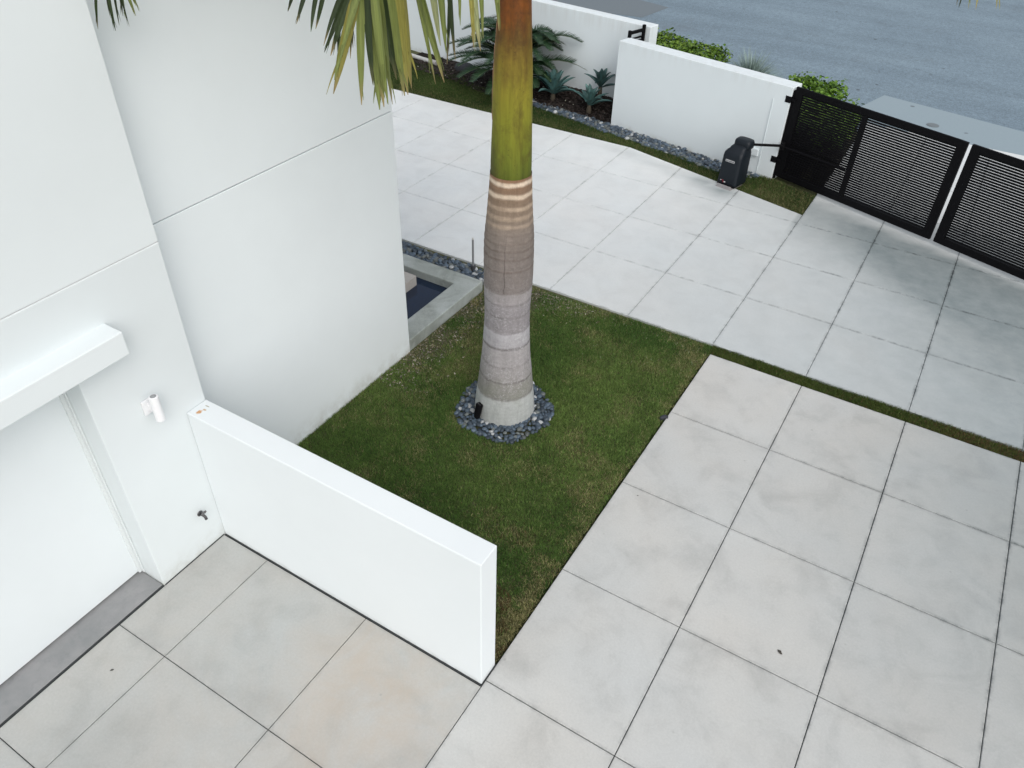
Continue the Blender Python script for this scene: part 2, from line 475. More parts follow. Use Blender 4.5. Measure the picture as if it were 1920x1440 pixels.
pave("driveway", CONC_NEAR, [0.03] + [1.1 * k for k in range(1, 8)], [-1.21 * k for k in range(8, 0, -1)] + [0.0], dirt_near)
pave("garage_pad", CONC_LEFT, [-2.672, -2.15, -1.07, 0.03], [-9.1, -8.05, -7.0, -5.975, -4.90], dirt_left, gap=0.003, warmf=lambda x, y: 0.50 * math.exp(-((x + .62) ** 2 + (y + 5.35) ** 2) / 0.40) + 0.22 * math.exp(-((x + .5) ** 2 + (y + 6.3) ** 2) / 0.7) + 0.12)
fx = [-0.0128 + 1.106 * k for k in range(-8, 7)]
fy = [0.198 + 1.2217 * k for k in range(0, 4)]
def far_clip(x, y):
    if x < -0.1: return [(0, 1, 5.06), (0.271, 1, 5.06 - 0.271 * 3.32)]
    return []
pave("far_driveway", CONC_FAR, fx, fy + [5.06], dirt_shade_far, far_clip, gap=0.0024)
pave("far_driveway_gateway", CONC_FAR, fx[8:], [5.062, 6.4, 8.75], lambda x, y: 0.05, None, gap=0.003)
mb = MB()
mb.quad([(-2.69, -9.7, -0.014), (7.7, -9.7, -0.014), (7.7, -0.004, -0.014), (0.032, -0.004, -0.014), (0.032, -4.885, -0.014), (-2.69, -4.885, -0.014)])
mb.quad([(-8.8, 0.202, -0.014), (6.6, 0.202, -0.014), (6.6, 4.15, -0.014), (-0.02, 4.15, -0.014), (-3.32, 5.05, -0.014), (-8.8, 5.05, -0.014)], 1)
mb.quad([(-0.012, 4.16, -0.0145), (6.6, 4.16, -0.0145), (6.6, 8.75, -0.0145), (-0.012, 8.75, -0.0145)], 1)
tag(mb.build("paving_joint", [JOINT, JOINT_FAR]), kind="structure")

# ------------------------------------------------------------------ house
XG, XH = -2.676, -2.943
house = empty("house", (-4.5, -5.0, 0), "white stucco house with garage door, canopy and grooved side wall", "house")
J = 0.007
mb = MB()
gp = [(-4.695, -0.06), (-4.695, 2.80), (-12.5, 2.80), (-12.5, -0.06), (-8.9, -0.06), (-8.9, 2.16), (-5.54, 2.16), (-5.54, -0.06)]
for X in (-7, XG): mb.v += [(X, y_, z_) for y_, z_ in gp]       # pier, lintel over the door, pier
mb.f += [tuple(range(8)), tuple(range(15, 7, -1))]; mb.mi += [0, 0]
for i in range(8): mb.f.append((i, 8 + i, 8 + (i + 1) % 8, (i + 1) % 8)); mb.mi.append(0)
mb.build("garage_wall", WHITE_HOUSE, house, bevel=0.006)
mb = MB(); mb.box(-7, XG, -12.5, -4.695, 2.80 + J, 5.6)
mb.build("upper_wall", WHITE, house, bevel=0.006)
mb = MB(); mb.box(-6.99, XG - 0.005, -12.49, -4.70, 2.79, 2.82)
mb.build("wall_groove", simple("groove_grey", (0.62, 0.64, 0.645), 0.9), house)
mb = MB(); mb.box(-7, XH, -4.696, -1.84, -0.06, 2.775)
mb.build("side_wall", WHITE_SIDE, house, bevel=0.006)
mb = MB(); mb.box(-7, XH, -4.696, -1.84, 2.775 + J, 4.9)
mb.build("side_upper_wall", WHITE_SIDE, house, bevel=0.006)
mb = MB(); mb.box(-6.99, XH - 0.02, -4.69, -1.86, 2.765, 2.795)
mb.build("wall_groove", simple("groove_dark", (0.10, 0.105, 0.11), 0.9), house)
# garage door set back in its opening, with a jamb track
mb = MB()
mb.box(XH - 0.06, XH, -8.9, -5.56, 0.035, 2.2)
gd = mb.build("garage_door", WHITE_DOOR, house)
mb = MB(); mb.box(XH - 0.002, XH + 0.022, -5.575, -5.541, 0.03, 2.2); mb.box(XH + 0.024, XH + 0.05, -5.553, -5.541, 0.03, 2.2)
mb.build("door_track", simple("track_paint", (0.69, 0.73, 0.74), 0.6, 0.03, 8), house, bevel=0.003)
# concrete threshold under the door
t4 = NT("threshold_concrete")
cc = t4.mix(t4.ramp(t4.noise(3, 5, 0.65), [(0.3, 0), (0.7, 1)]), (0.225, 0.235, 0.24), (0.30, 0.30, 0.305))
cc = t4.mix(t4.ramp(t4.noise(9, 6, 0.7), [(0.5, 0), (0.75, 0.5)]), cc, (0.16, 0.175, 0.18))
t4.bump(t4.noise(70, 3), 0.15, 0.004)
mb = MB(); mb.box(XH - 0.05, XG - 0.012, -8.9, -5.545, -0.06, 0.012)
mb.build("door_threshold", t4.out(cc, 0.85, 0.3), house, bevel=0.004)
# canopy over the door
mb = MB(); mb.box(XG - 0.02, -2.500, -9.0, -5.235, 2.275, 2.455)
mb.build("door_canopy", WHITE, house, bevel=0.008)

# wall light and tap on the pier
wl = empty("wall_light", (XG, -5.14, 1.70), "white cylinder up and down wall light on the garage pier", "wall light")
mb = MB(); mb.box(XG + 0.002, XG + 0.022, -5.20, -5.105, 1.625, 1.745); mb.box(XG + 0.02, XG + 0.055, -5.165, -5.125, 1.655, 1.72)
LW = simple("lamp_white", (0.80, 0.81, 0.83), 0.4, 0.03, 20)
mb.build("mount_plate", LW, wl, bevel=0.004)
mb = MB(); mb.tube([(XG + 0.10, -5.145, 1.59), (XG + 0.10, -5.145, 1.594), (XG + 0.10, -5.145, 1.80), (XG + 0.10, -5.145, 1.806)], [0.031, 0.034, 0.034, 0.033], 32)
mb.build("lamp_body", LW, wl, smooth=False)
mb = MB()
rr = 32
for k in range(rr):
    a, b = 2 * math.pi * k / rr, 2 * math.pi * (k + 1) / rr
    f = lambda a, r_, z_: (XG + 0.10 + r_ * math.cos(a), -5.145 + r_ * math.sin(a), z_)
    mb.quad([f(a, 0.033, 1.8065), f(b, 0.033, 1.8065), f(b, 0.022, 1.811), f(a, 0.022, 1.811)])
mb.build("rim", LW, wl)
mb = MB(); mb.tube([(XG + 0.10, -5.145, 1.806), (XG + 0.10, -5.145, 1.809)], 0.0225, 28)
mb.build("lens", simple("lamp_lens", (0.30, 0.31, 0.32), 0.15, 0.2, 60), wl)

tp = empty("garden_tap", (XG, -5.046, 0.41), "small dark metal garden tap low on the white garage pier", "tap")
mb = MB(); mb.tube([(XG + 0.001, -5.046, 0.415), (XG + 0.006, -5.046, 0.415)], 0.026, 18); mb.tube([(XG + 0.005, -5.046, 0.415), (XG + 0.05, -5.046, 0.415), (XG + 0.064, -5.046, 0.408), (XG + 0.070, -5.046, 0.385)], [0.011, 0.012, 0.012, 0.013], 12)
mb.build("spout", DARKST, tp, smooth=True)
mb = MB()
mb.tube([(XG + 0.05, -5.046, 0.42), (XG + 0.06, -5.046, 0.455)], 0.006, 8)
for k in range(8):
    a = k * math.pi / 4
    mb.tube([(XG + 0.063, -5.046, 0.458), (XG + 0.063 + 0.01 * math.cos(a), -5.046 + 0.024 * math.sin(a), 0.458 + 0.022 * math.cos(a))], [0.005, 0.007], 6)
mb.build("handle", simple("tap_handle", (0.13, 0.13, 0.135), 0.5, 0.2, 50), tp)

# ------------------------------------------------------------------ garden walls
t5 = NT("white_stucco_rusty")
z = t5.sep(t5.pos)
def spotf(cx, cy, rx, ry):
    dx = t5.math('DIVIDE', t5.math('SUBTRACT', z[0], cx), rx); dy = t5.math('DIVIDE', t5.math('SUBTRACT', z[1], cy), ry)
    d = t5.math('ADD', t5.math('MULTIPLY', dx, dx), t5.math('MULTIPLY', dy, dy))
    d = t5.math('ADD', d, t5.math('MULTIPLY', t5.math('SUBTRACT', t5.noise(60, 4), 0.5), 1.6))
    return t5.math('MULTIPLY', t5.ramp(d, [(0.3, 1.0), (1.3, 0.0)]), t5.ramp(t5.math('MULTIPLY', z[2], 0.5), [(0.700, 0.0), (0.708, 1.0)]))
c = t5.mix(t5.ramp(t5.noise(0.9, 5), [(0.3, 0), (0.7, 1)]), (0.73, 0.775, 0.795), (0.755, 0.80, 0.82))
c = t5.mix(spotf(-2.60, -4.825, 0.022, 0.030), c, (0.55, 0.26, 0.07))
c = t5.mix(spotf(-2.585, -4.785, 0.018, 0.010), c, (0.5, 0.35, 0.2))
c = t5.mix(spotf(-2.60, -4.745, 0.025, 0.007), c, (0.36, 0.34, 0.25))
hb = t5.math('SUBTRACT', 1.0, t5.math('DIVIDE', z[2], 0.06), True)
c = t5.mix(t5.math('MULTIPLY', hb, t5.ramp(t5.noise(9, 5, 0.7), [(0.4, 0), (0.7, 0.6)])), c, (0.4, 0.4, 0.37))
t5.bump(t5.noise(160, 3, 0.7), 0.12, 0.003)
mb = MB(); mb.box(XG + 0.003, 0.022, -4.885, -4.692, -0.05, 1.415)
tag(mb.build("garden_wall", t5.out(c, 0.75, 0.25), bevel=0.007), "low white wall with a rust stained top between lawn and garage pad", "wall")
# dark caulk line along the foot of the walls, on the pad
mb = MB()
mb.box(-2.66, 0.03, -4.899, -4.8862, -0.02, 0.003); mb.box(0.0235, 0.032, -4.89, -4.69, -0.02, 0.003)
mb.box(XG + 0.001, XG + 0.007, -5.53, -4.90, -0.02, 0.004); mb.box(XG - 0.011, XG + 0.004, -8.9, -5.545, -0.03, 0.004)
tag(mb.build("paving_seam", JOINT), kind="structure")

gw = np.array([-4.08, 5.875]); gu = np.array([3.27, -0.69]); gu = gu / np.linalg.norm(gu); gv = np.array([-gu[1], gu[0]])
mb = MB(); mb.obox(gw, gu, gv, 0, 3.342, 0, 0.30, -0.1, 1.485)
tag(mb.build("gate_wall", WHITE_GATE, bevel=0.008), "thick white wall beside the slatted gate behind the black gate motor", "wall")
mb = MB(); mb.obox(GB + gdir * 1.62, gdir, -gnor, 0, 3.0, -0.05, 0.25, -0.1, 1.485)
bu = np.array([0.9896, -0.1440]); bu = bu / np.linalg.norm(bu); bv = np.array([-bu[1], bu[0]])
bwp = np.array([-3.80, 6.575])
mb = MB(); mb.obox(bwp, bu, bv, -9.0, 0, 0, 0.27, -0.1, 1.60)
tag(mb.build("boundary_wall", WHITE_GATE, bevel=0.008), "long white wall behind the palm trunk and planting bed", "wall")

# ------------------------------------------------------------------ gates
def gate_leaf(org, u, L, label, mid, hinge_left, group):
    n = np.array([-u[1], u[0]])
    g = empty("driveway_gate", (org[0], org[1], 0.06), label, "gate", group)
    z0, z1 = 0.06, 1.50
    W = 0.13
    mb = MB()
    mb.obox(org, u, n, 0, W, -0.022, 0.022, z0, z1)
    mb.obox(org, u, n, L - W, L, -0.022, 0.022, z0, z1)
    mb.obox(org, u, n, W, L - W, -0.022, 0.022, z1 - 0.085, z1)
    mb.obox(org, u, n, W, L - W, -0.022, 0.022, z0, z0 + 0.10)
    mb.build("frame", BLACK, g, bevel=0.004)
    mb = MB(); mb.obox(org, u, n, mid - 0.04, mid + 0.04, -0.021, 0.021, z0 + 0.101, z1 - 0.086)
    mb.build("stile", BLACK, g, bevel=0.003)
    N = 35
    pitch = (z1 - z0 - 0.185) / N
    mb = MB()
    for k in range(N):
        zc = z0 + 0.10 + pitch * (k + 0.62)
        for a, b in ((W, mid - 0.04), (mid + 0.04, L - W)):
            mb.obox(org, u, n, a + 0.0005, b - 0.0005, -0.006, 0.006, zc - 0.0130, zc + 0.0130)
    mb.build("slat_panel", BLACK, g)
    return g, n
ga = np.array([-0.765, 5.235])
gB = np.array([1.775, 4.325])
gu1 = (gB - ga); L1 = np.linalg.norm(gu1); gu1 = gu1 / L1
g1, gn1 = gate_leaf(ga, gu1, L1, "black slatted gate leaf hinged on the white wall, hedge behind it", 1.20, True, "driveway gate leaves")
gu2 = np.array([1.25, -0.475]); gu2 = gu2 / np.linalg.norm(gu2)
g2, gn2 = gate_leaf(gB + gu2 * 0.055, gu2, L1, "black slatted gate leaf nearer the right edge, cut off by it", L1 - 1.20, False, "driveway gate leaves")
wend = gw + gu * 3.342
for zz in (1.30, 0.33):
    mb = MB()
    mb.obox(wend, gu, gv, -0.085, 0.001, -0.006, -0.001, zz - 0.05, zz + 0.05)
    mb.obox(wend, gu, gv, 0.001, 0.006, -0.006, 0.10, zz - 0.05, zz + 0.05)
    mb.obox(wend, gu, gv, 0.006, 0.075, 0.01, 0.05, zz - 0.02, zz + 0.02)
    mb.build("hinge", BLACK, g1, bevel=0.002)
mb = MB(); mb.obox(ga, gu1, gn1, -0.05, -0.004, -0.03, 0.03, 0.0, 1.44)
mb.build("post", BLACK, g1, bevel=0.004)

# small black gate between the two white walls
pa, pb = np.array([-4.02, 6.13]), np.array([-3.90, 6.55])
pu = (pb - pa) / np.linalg.norm(pb - pa); pn = np.array([-pu[1], pu[0]]); PL = np.linalg.norm(pb - pa)
pg = empty("side_gate", (pa[0], pa[1], 0), "small black slatted gate between the ends of the two white walls", "gate")
for s_ in (0.0, PL - 0.05):
    mb = MB(); mb.obox(pa, pu, pn, s_, s_ + 0.05, -0.025, 0.025, -0.05, 1.64 if s_ > 0 else 1.60); mb.build("post", BLACK, pg, bevel=0.004)
mb = MB(); mb.obox(pa, pu, pn, 0.05, PL - 0.05, -0.02, 0.02, 1.53, 1.58)
for k in range(24): mb.obox(pa, pu, pn, 0.05, PL - 0.05, -0.008, 0.008, 0.1 + k * 0.058, 0.13 + k * 0.058)
mb.build("slat_panel", BLACK, pg)

# ------------------------------------------------------------------ gate motor
ou, ov = gu, gv
oo = np.array([-1.52, 4.50])
op = empty("gate_motor", (oo[0] + 0.17, oo[1] + 0.15, 0), "black plastic gate motor on a steel plate at the paving edge", "gate motor")
def loft(secs, rc, nseg=5):
    """rounded-rectangle sections (z,u0,u1,v0,v1) lofted in the motor's frame"""
    mb = MB(); rings = []
    for (z, u0, u1, v0, v1) in secs:
        ring = []
        r_ = min(rc, (u1 - u0) / 2.05, (v1 - v0) / 2.05)
        for (cx, cy, a0) in ((u1 - r_, v1 - r_, 0), (u0 + r_, v1 - r_, 90), (u0 + r_, v0 + r_, 180), (u1 - r_, v0 + r_, 270)):
            for k in range(nseg + 1):
                a = R(a0 + 90 * k / nseg)
                uu, vv = cx + r_ * math.cos(a), cy + r_ * math.sin(a)
                ring.append((oo[0] + uu * ou[0] + vv * ov[0], oo[1] + uu * ou[1] + vv * ov[1], z))
        rings.append(ring)
    n = len(rings[0])
    for ring in rings: mb.v += ring
    for i in range(len(rings) - 1):
        for k in range(n):
            k2 = (k + 1) % n
            mb.f.append((i * n + k, i * n + k2, (i + 1) * n + k2, (i + 1) * n + k)); mb.mi.append(0)
    mb.f.append(tuple(reversed(range(n)))); mb.mi.append(0)
    m_ = (len(rings) - 1) * n
    mb.f.append(tuple(m_ + k for k in range(n))); mb.mi.append(0)
    return mb
mbh = loft([(0.03, 0.0, 0.35, 0.0, 0.37), (0.06, 0.0, 0.35, 0.0, 0.37), (0.48, 0.008, 0.344, 0.018, 0.368), (0.535, 0.014, 0.340, 0.032, 0.366), (0.565, 0.030, 0.330, 0.058, 0.364),
            (0.582, 0.050, 0.322, 0.095, 0.362), (0.612, 0.060, 0.320, 0.110, 0.360), (0.628, 0.075, 0.315, 0.135, 0.358), (0.65, 0.09, 0.31, 0.18, 0.355), (0.67, 0.11, 0.29, 0.21, 0.35)], 0.055)
mbh.build("housing", BLACKP, op, smooth=True)
loft([(0.60, 0.085, 0.345, 0.185, 0.372), (0.612, 0.075, 0.352, 0.175, 0.38), (0.69, 0.075, 0.352, 0.175, 0.38), (0.72, 0.085, 0.340, 0.19, 0.37), (0.732, 0.11, 0.315, 0.215, 0.35)], 0.05).build("cap", BLACKP, op, smooth=True)
def ofr(u, v, z): return (oo[0] + u * ou[0] + v * ov[0], oo[1] + u * ou[1] + v * ov[1], z)
mb = MB(); mb.obox(oo, ou, ov, 0.05, 0.32, -0.085, 0.30, -0.02, 0.012); mb.obox(oo, ou, ov, 0.06, 0.31, -0.08, -0.055, 0.0, 0.05)
mb.build("base_plate", simple("galvanised", (0.36, 0.345, 0.35), 0.55, 0.25, 30, metal=0.4), op, bevel=0.004)
mb = MB(); mb.obox(oo, ou, ov, 0.02, 0.33, 0.0, 0.34, 0.010, 0.032); mb.build("plinth", BLACK, op)
# name plate with its (unreadable) raised lettering, and the warning sticker
def front(z): return float(np.interp(z, [0.06, 0.48, 0.535], [0.0, 0.018, 0.032])) - 0.003
mb = MB()
mb.quad([ofr(0.085, front(0.405), 0.405), ofr(0.245, front(0.405), 0.405), ofr(0.245, front(0.44) , 0.44), ofr(0.085, front(0.44), 0.44)])
mb.build("name_plate", simple("plate_silver", (0.46, 0.47, 0.48), 0.4, 0.1, 60), op)
mb = MB()
us = 0.094
for k in range(10):
    wd = rnd.choice([0.004, 0.007, 0.010, 0.010]); 
    a, b, zz0, zz1 = us, us + wd, 0.412, 0.432 - rnd.choice([0, 0.004])
    mb.quad([ofr(a, front(zz0) - 0.0012, zz0), ofr(b, front(zz0) - 0.0012, zz0), ofr(b, front(zz1) - 0.0012, zz1), ofr(a, front(zz1) - 0.0012, zz1)])
    us += wd + 0.0055
mb.build("lettering", BLACKP, op)
mb = MB()
for (a, b, z0_, z1_, mi) in ((0.07, 0.085, .085, .098, 0), (0.092, 0.107, .088, .100, 1), (0.114, 0.126, .082, .10, 1), (0.135, 0.162, .065, .085, 0), (0.114, 0.130, .060, .072, 1)):
    mb.quad([ofr(a, front(z0_) - .001, z0_), ofr(b, front(z0_) - .001, z0_), ofr(b, front(z1_) - .001, z1_), ofr(a, front(z1_) - .001, z1_)], mi)
mb.build("warning_sticker", [simple("sticker_white", (0.6, 0.6, 0.6), 0.5), simple("sticker_red", (0.35, 0.03, 0.05), 0.5)], op)
mb = MB()
e1 = (-0.735, 5.13, 0.60)
mb.tube([ofr(0.30, 0.28, 0.665), e1], 0.021, 10); mb.tube([(e1[0], e1[1], 0.54), (e1[0], e1[1], 0.66)], 0.030, 12)
mb.tube([(e1[0], e1[1], 0.585), tuple(ga + gu1 * 1.16 - gn1 * 0.045) + (0.585,)], 0.016, 8)
mb.build("arm", BLACK, op)

ub = empty("junction_box", (-1.1, 5.24, 0.3), "white square box on the wall just right of the gate motor", "junction box")
sW = 2.86
mb = MB(); mb.obox(gw, gu, gv, sW, sW + 0.17, -0.045, -0.001, 0.30, 0.42); mb.build("box_body", WHITE_GATE, ub, bevel=0.006)
mb = MB(); mb.obox(gw, gu, gv, sW + 0.008, sW + 0.162, -0.050, -0.0455, 0.305, 0.415); mb.build("lid", WHITE_GATE, ub, bevel=0.002)
mb = MB(); mb.tube([tuple(gw + gu * (sW + 0.21) - gv * 0.012) + (zz,) for zz in (-0.05, 0.7, 1.25)], 0.006, 8); mb.build("conduit", WHITE_GATE, ub)

# ------------------------------------------------------------------ fountain basin
t6 = NT("basin_concrete")
cc = t6.mix(t6.ramp(t6.noise(2.2, 6, 0.6, dist=0.6), [(0.36, 0), (0.60, 1)]), (0.25, 0.275, 0.25), (0.42, 0.455, 0.44))
cc = t6.mix(1.0, cc, t6.ramp(t6.noise(60, 4), [(0.3, 0.9), (0.7, 1.06)]), 'MULTIPLY')
t6.bump(t6.noise(80, 3), 0.1, 0.004)
BAS = t6.out(cc, 0.6, 0.35)
bs = empty("fountain_basin", (-3.5, -1.0, 0), "grey concrete water basin tucked behind the white house corner", "basin")
mb = MB()
mb.prism([(-8.0, -0.275), (-8.0, -1.835), (-7.7, -1.835), (-7.7, -0.525), (-3.235, -0.525), (-3.235, -1.835), (-2.953, -1.835), (-2.953, -0.275)], -0.12, 0.12)
mb.build("rim", BAS, bs, bevel=0.012)
mb = MB(); mb.quad([(-7.7, -1.835, -0.10), (-3.235, -1.835, -0.10), (-3.235, -0.525, -0.10), (-7.7, -0.525, -0.10)])
mb.build("floor", simple("basin_floor", (0.02, 0.025, 0.03), 0.8), bs)
mb = MB(); mb.box(-5.2, -3.71, -0.96, -0.68, -0.09, 0.15)
mb.build("stepping_slab", simple("slab_stone", (0.42, 0.40, 0.37), 0.8, 0.15, 30, bump=0.2), bs, bevel=0.006)
t7 = NT("water"); t7.bump(t7.noise(3.0, 2), 0.03, 0.01)
mb = MB(); mb.quad([(-7.69, -1.83, 0.01), (-3.237, -1.83, 0.01), (-3.237, -0.527, 0.01), (-7.69, -0.527, 0.01)])
tag(mb.build("water", t7.out((0.006, 0.016, 0.040), 0.06, 0.5)), kind="structure")

rod = empty("path_light", (-3.335, 0.075, 0), "slim grey metal path light post in pebbles beside the palm", "path light")
mb = MB(); mb.tube([(-3.335, 0.075, -0.04), (-3.335, 0.075, 0.44)], 0.015, 16); mb.build("post", simple("post_grey", (0.33, 0.34, 0.35), 0.4, 0.1, 40, metal=0.5), rod)
mb = MB(); mb.tube([(-3.335, 0.075, 0.4405), (-3.335, 0.075, 0.462)], [0.0155, 0.0145], 16); mb.build("lamp_cap", simple("cap_pale", (0.6, 0.6, 0.59), 0.4), rod)
mb = MB(); mb.tube([(-3.335, 0.075, -0.02), (-3.335, 0.075, 0.05), (-3.335, 0.075, 0.054)], [0.042, 0.034, 0.02], 16); mb.build("base", DARKST, rod)

sl = empty("garden_spotlight", (-1.62, -2.46, 0), "small black spotlight on a stake in pebbles at the palm foot", "spotlight")
mb = MB(); mb.tube([(-1.615, -2.445, -0.04), (-1.615, -2.445, 0.075)], 0.012, 10); mb.build("stake", BLACK, sl)
mb = MB(); mb.tube([(-1.618, -2.452, 0.05), (-1.617, -2.449, 0.06), (-1.605, -2.42, 0.20), (-1.604, -2.418, 0.215)], [0.026, 0.034, 0.038, 0.036], 18); mb.build("lamp_head", BLACK, sl)
mb = MB(); mb.tube([(-1.6045, -2.4195, 0.2135), (-1.6035, -2.4170, 0.2165)], 0.030, 18); mb.build("lens", simple("spot_lens", (0.03, 0.03, 0.035), 0.1), sl)

# white drain pipe at the foot of the boundary wall
dp = empty("drain_pipe", (-9.0, 6.85, 0.0), "white drain pipe lying along the foot of the long wall", "pipe")
mb = MB(); mb.tube([(-11.5, 7.30, 0.03), (-8.85, 6.84, 0.03)], 0.045, 16); mb.build("pipe_body", simple("pipe_white", (0.45, 0.46, 0.45), 0.6, 0.2, 12), dp)
mb = MB(); mb.tube([(-8.93, 6.854, 0.03), (-8.76, 6.825, 0.03)], 0.055, 16); mb.build("coupling", simple("pipe_grey", (0.33, 0.32, 0.31), 0.6, 0.25, 40), dp)

# ------------------------------------------------------------------ grass, soil, pebbles
def blades(name, poly, dens, hmin, hmax, zf, colf, excl=None, keepf=None, wid=0.004, lean=0.55, edge=0.0):
    P = np.array(poly); x0, y0 = P.min(0) - edge; x1, y1 = P.max(0) + edge
    n = int((x1 - x0) * (y1 - y0) * dens)
    x = rng.uniform(x0, x1, n); y = rng.uniform(y0, y1, n)
    xe = x + rng.normal(0, 0.012, n); ye = y + rng.normal(0, 0.012, n)
    k = in_poly(xe, ye, poly)
    if excl is not None: k &= ~excl(x, y)
    if keepf is not None: k &= rng.random(n) < keepf(x, y)
    x, y = x[k], y[k]; n = len(x)
    z = zf(x, y)
    a = rng.uniform(0, 2 * np.pi, n); h = rng.uniform(hmin, hmax, n) * (0.6 + 0.8 * vnoise(x, y, 5))
    b = rng.uniform(0, 2 * np.pi, n); ln = h * rng.uniform(0.1, lean * 2, n)
    w_ = wid * rng.uniform(0.6, 1.3, n) / 2
    dx, dy = np.cos(a) * w_, np.sin(a) * w_
    mx, my = np.cos(b) * ln, np.sin(b) * ln
    V = np.empty((n, 5, 3), np.float32)
    V[:, 0] = np.c_[x - dx, y - dy, z - 0.004]; V[:, 1] = np.c_[x + dx, y + dy, z - 0.004]
    V[:, 2] = np.c_[x + mx * .45 + dx * .8, y + my * .45 + dy * .8, z + h * 0.65]; V[:, 3] = np.c_[x + mx * .45 - dx * .8, y + my * .45 - dy * .8, z + h * 0.65]
    V[:, 4] = np.c_[x + mx, y + my, z + h * 0.95]
    c = np.repeat(colf(x, y, rng.random(n))[:, None, :], 5, 1)
    i0 = np.arange(n)[:, None] * 5
    F = np.concatenate([i0 + np.array([[0, 1, 2]]), i0 + np.array([[0, 2, 3]]), i0 + np.array([[3, 2, 4]])])
    me = np_mesh(name, V.reshape(-1, 3), F, c.reshape(-1, 3))
    o = link(name, me, GRASS)
    return tag(o, "short green turf with drier yellow patches", "grass", kind="stuff") if False else tag(o, kind="stuff")
GRASS = mat_leaf("grass_blade", 0.6, 0.3, 1.0, 0.25, 60)

PALM = np.array([-1.487, -2.113])
def lerp3(a, b, t): return np.asarray(a) * (1 - t[:, None]) + np.asarray(b) * t[:, None]
def lawn_col(x, y, r):
    g = vnoise(x, y, 1.3, 4); g2 = vnoise(x + 9, y + 3, 4.2, 3)
    c = lerp3((0.066, 0.142, 0.030), (0.178, 0.268, 0.072), np.clip((g - .3) * 2.2 * .75 + .18 + .35 * (rng.random(len(x)) - .5), 0, 1))
    dry = np.clip((g2 - 0.52) * 3.0, 0, 1) * 0.38 + 0.03
    e = np.clip(1 - (0.02 - x) / 0.75, 0, 1)                      # drier along the slab
    far = np.clip((y + 0.9) / 1.0, 0, 1)
    left = np.clip(1 - (x + 2.95) / 0.9, 0, 1) * np.clip((y + 3.3) / 1.5, 0, 1)
    low = np.clip((-3.3 - y) / 0.9, 0, 1) * np.clip((x + 1.0) / 0.8, 0, 1)
    dry = np.clip(dry + 0.34 * e * np.clip((g2 - .36) * 5, 0, 1) + 0.40 * far * np.clip((g - .40) * 5, 0, 1) + 0.62 * left * np.clip((g2 - .30) * 4, 0, 1) + 0.55 * low * np.clip((g2 - .34) * 5, 0, 1), 0, 0.95)
    k = r < dry
    dr = lerp3((0.23, 0.215, 0.09), (0.38, 0.36, 0.18), rng.random(len(x)))
    c[k] = dr[k]
    fl = rng.random(len(x)) < 0.012 * far; c[fl] = (0.55, 0.55, 0.40)
    br = (rng.random(len(x)) < low * 0.4 * (g > .42)); c[br] = (0.12, 0.062, 0.032)
    return c * (rng.uniform(0.45, 1.65, len(x)) * (0.80 + 0.4 * vnoise(x, y, 16, 2)))[:, None]
lawn_poly = [(-2.935, -4.68), (0.015, -4.68), (0.004, -0.03), (0.02, 0.0), (0.02, 0.19), (-2.40, 0.12), (-2.93, -0.02), (-2.94, -1.84)]
ex = lambda x, y: (np.hypot(x - PALM[0] , y - PALM[1]) < 0.495 + 0.02 * np.sin(5 * np.arctan2(y - PALM[1], x - PALM[0])))
def lawn_keep(x, y):
    g = vnoise(x + 4, y + 8, 3.5, 3)
    bare = np.clip(1.15 - (x + 2.95) / 0.60, 0, 1) * np.clip((y + 2.6) / 0.9, 0, 1)
    corner = np.clip(1 - np.hypot(x + 2.35, y + 0.15) / 0.45, 0, 1)
    return np.clip(1.15 - 1.5 * bare * (g > .38) - 1.5 * corner * (g > .40) - 0.35 * (g > .60), 0.06, 1)
blades("lawn", lawn_poly, 30000, 0.015, 0.036, lambda x, y: np.full(len(x), -0.025), lawn_col, ex, lawn_keep)
strip_poly = [(0.0, 0.004), (7.4, 0.004), (7.4, 0.198), (0.0, 0.198)]
def strip_col(x, y, r):
    c = lerp3((0.058, 0.10, 0.020), (0.115, 0.15, 0.038), vnoise(x, y, 3))
    d = np.clip((x - 2.0) / 1.6, 0, 1) * 0.85 + 0.12
    k = r < d * (0.35 + 0.9 * vnoise(x, y + 4, 2.5))
    c[k] = lerp3((0.10, 0.07, 0.03), (0.17, 0.10, 0.055), rng.random(len(x)))[k]
    return c * rng.uniform(0.7, 1.3, len(x))[:, None]
blades("grass_strip", strip_poly, 30000, 0.018, 0.036, lambda x, y: np.full(len(x), -0.02), strip_col, None, lambda x, y: 1.0 - 0.5 * np.clip((x - 2.2) / 1.4, 0, 1))
far_edge = [(-9.8, 5.075), (-3.32, 5.075), (-2.2, 4.765), (-0.02, 4.175)]
far_poly = far_edge + [(-0.02, 4.94), (-0.74, 5.20), (-1.0, 5.20), (-1.75, 4.98), (-2.31, 5.16), (-3.12, 5.31), (-4.19, 5.52), (-5.09, 5.76), (-5.9, 5.95), (-7.0, 6.1), (-8.0, 6.6), (-9.8, 6.9)]
def fg_col(x, y, r):
    g = vnoise(x, y, 1.4, 4)
    c = lerp3((0.032, 0.070, 0.016), (0.090, 0.145, 0.036), np.clip((g - .25) * 1.8, 0, 1))
    ins = np.clip((y - (5.075 - np.clip(x + 3.32, 0, 9) * .271)) / 0.35, 0, 1)
    k = r < 0.35 * (1 - np.abs(ins - .35)) + 0.25 * (x > -0.9)
    c[k] = lerp3((0.15, 0.14, 0.06), (0.24, 0.23, 0.11), rng.random(len(x)))[k]
    dk = np.clip((y - 5.75) / 0.8, 0, 1) * (x < -5.5)
    return c * rng.uniform(0.7, 1.3, len(x))[:, None] * (1 - 0.35 * dk)[:, None]
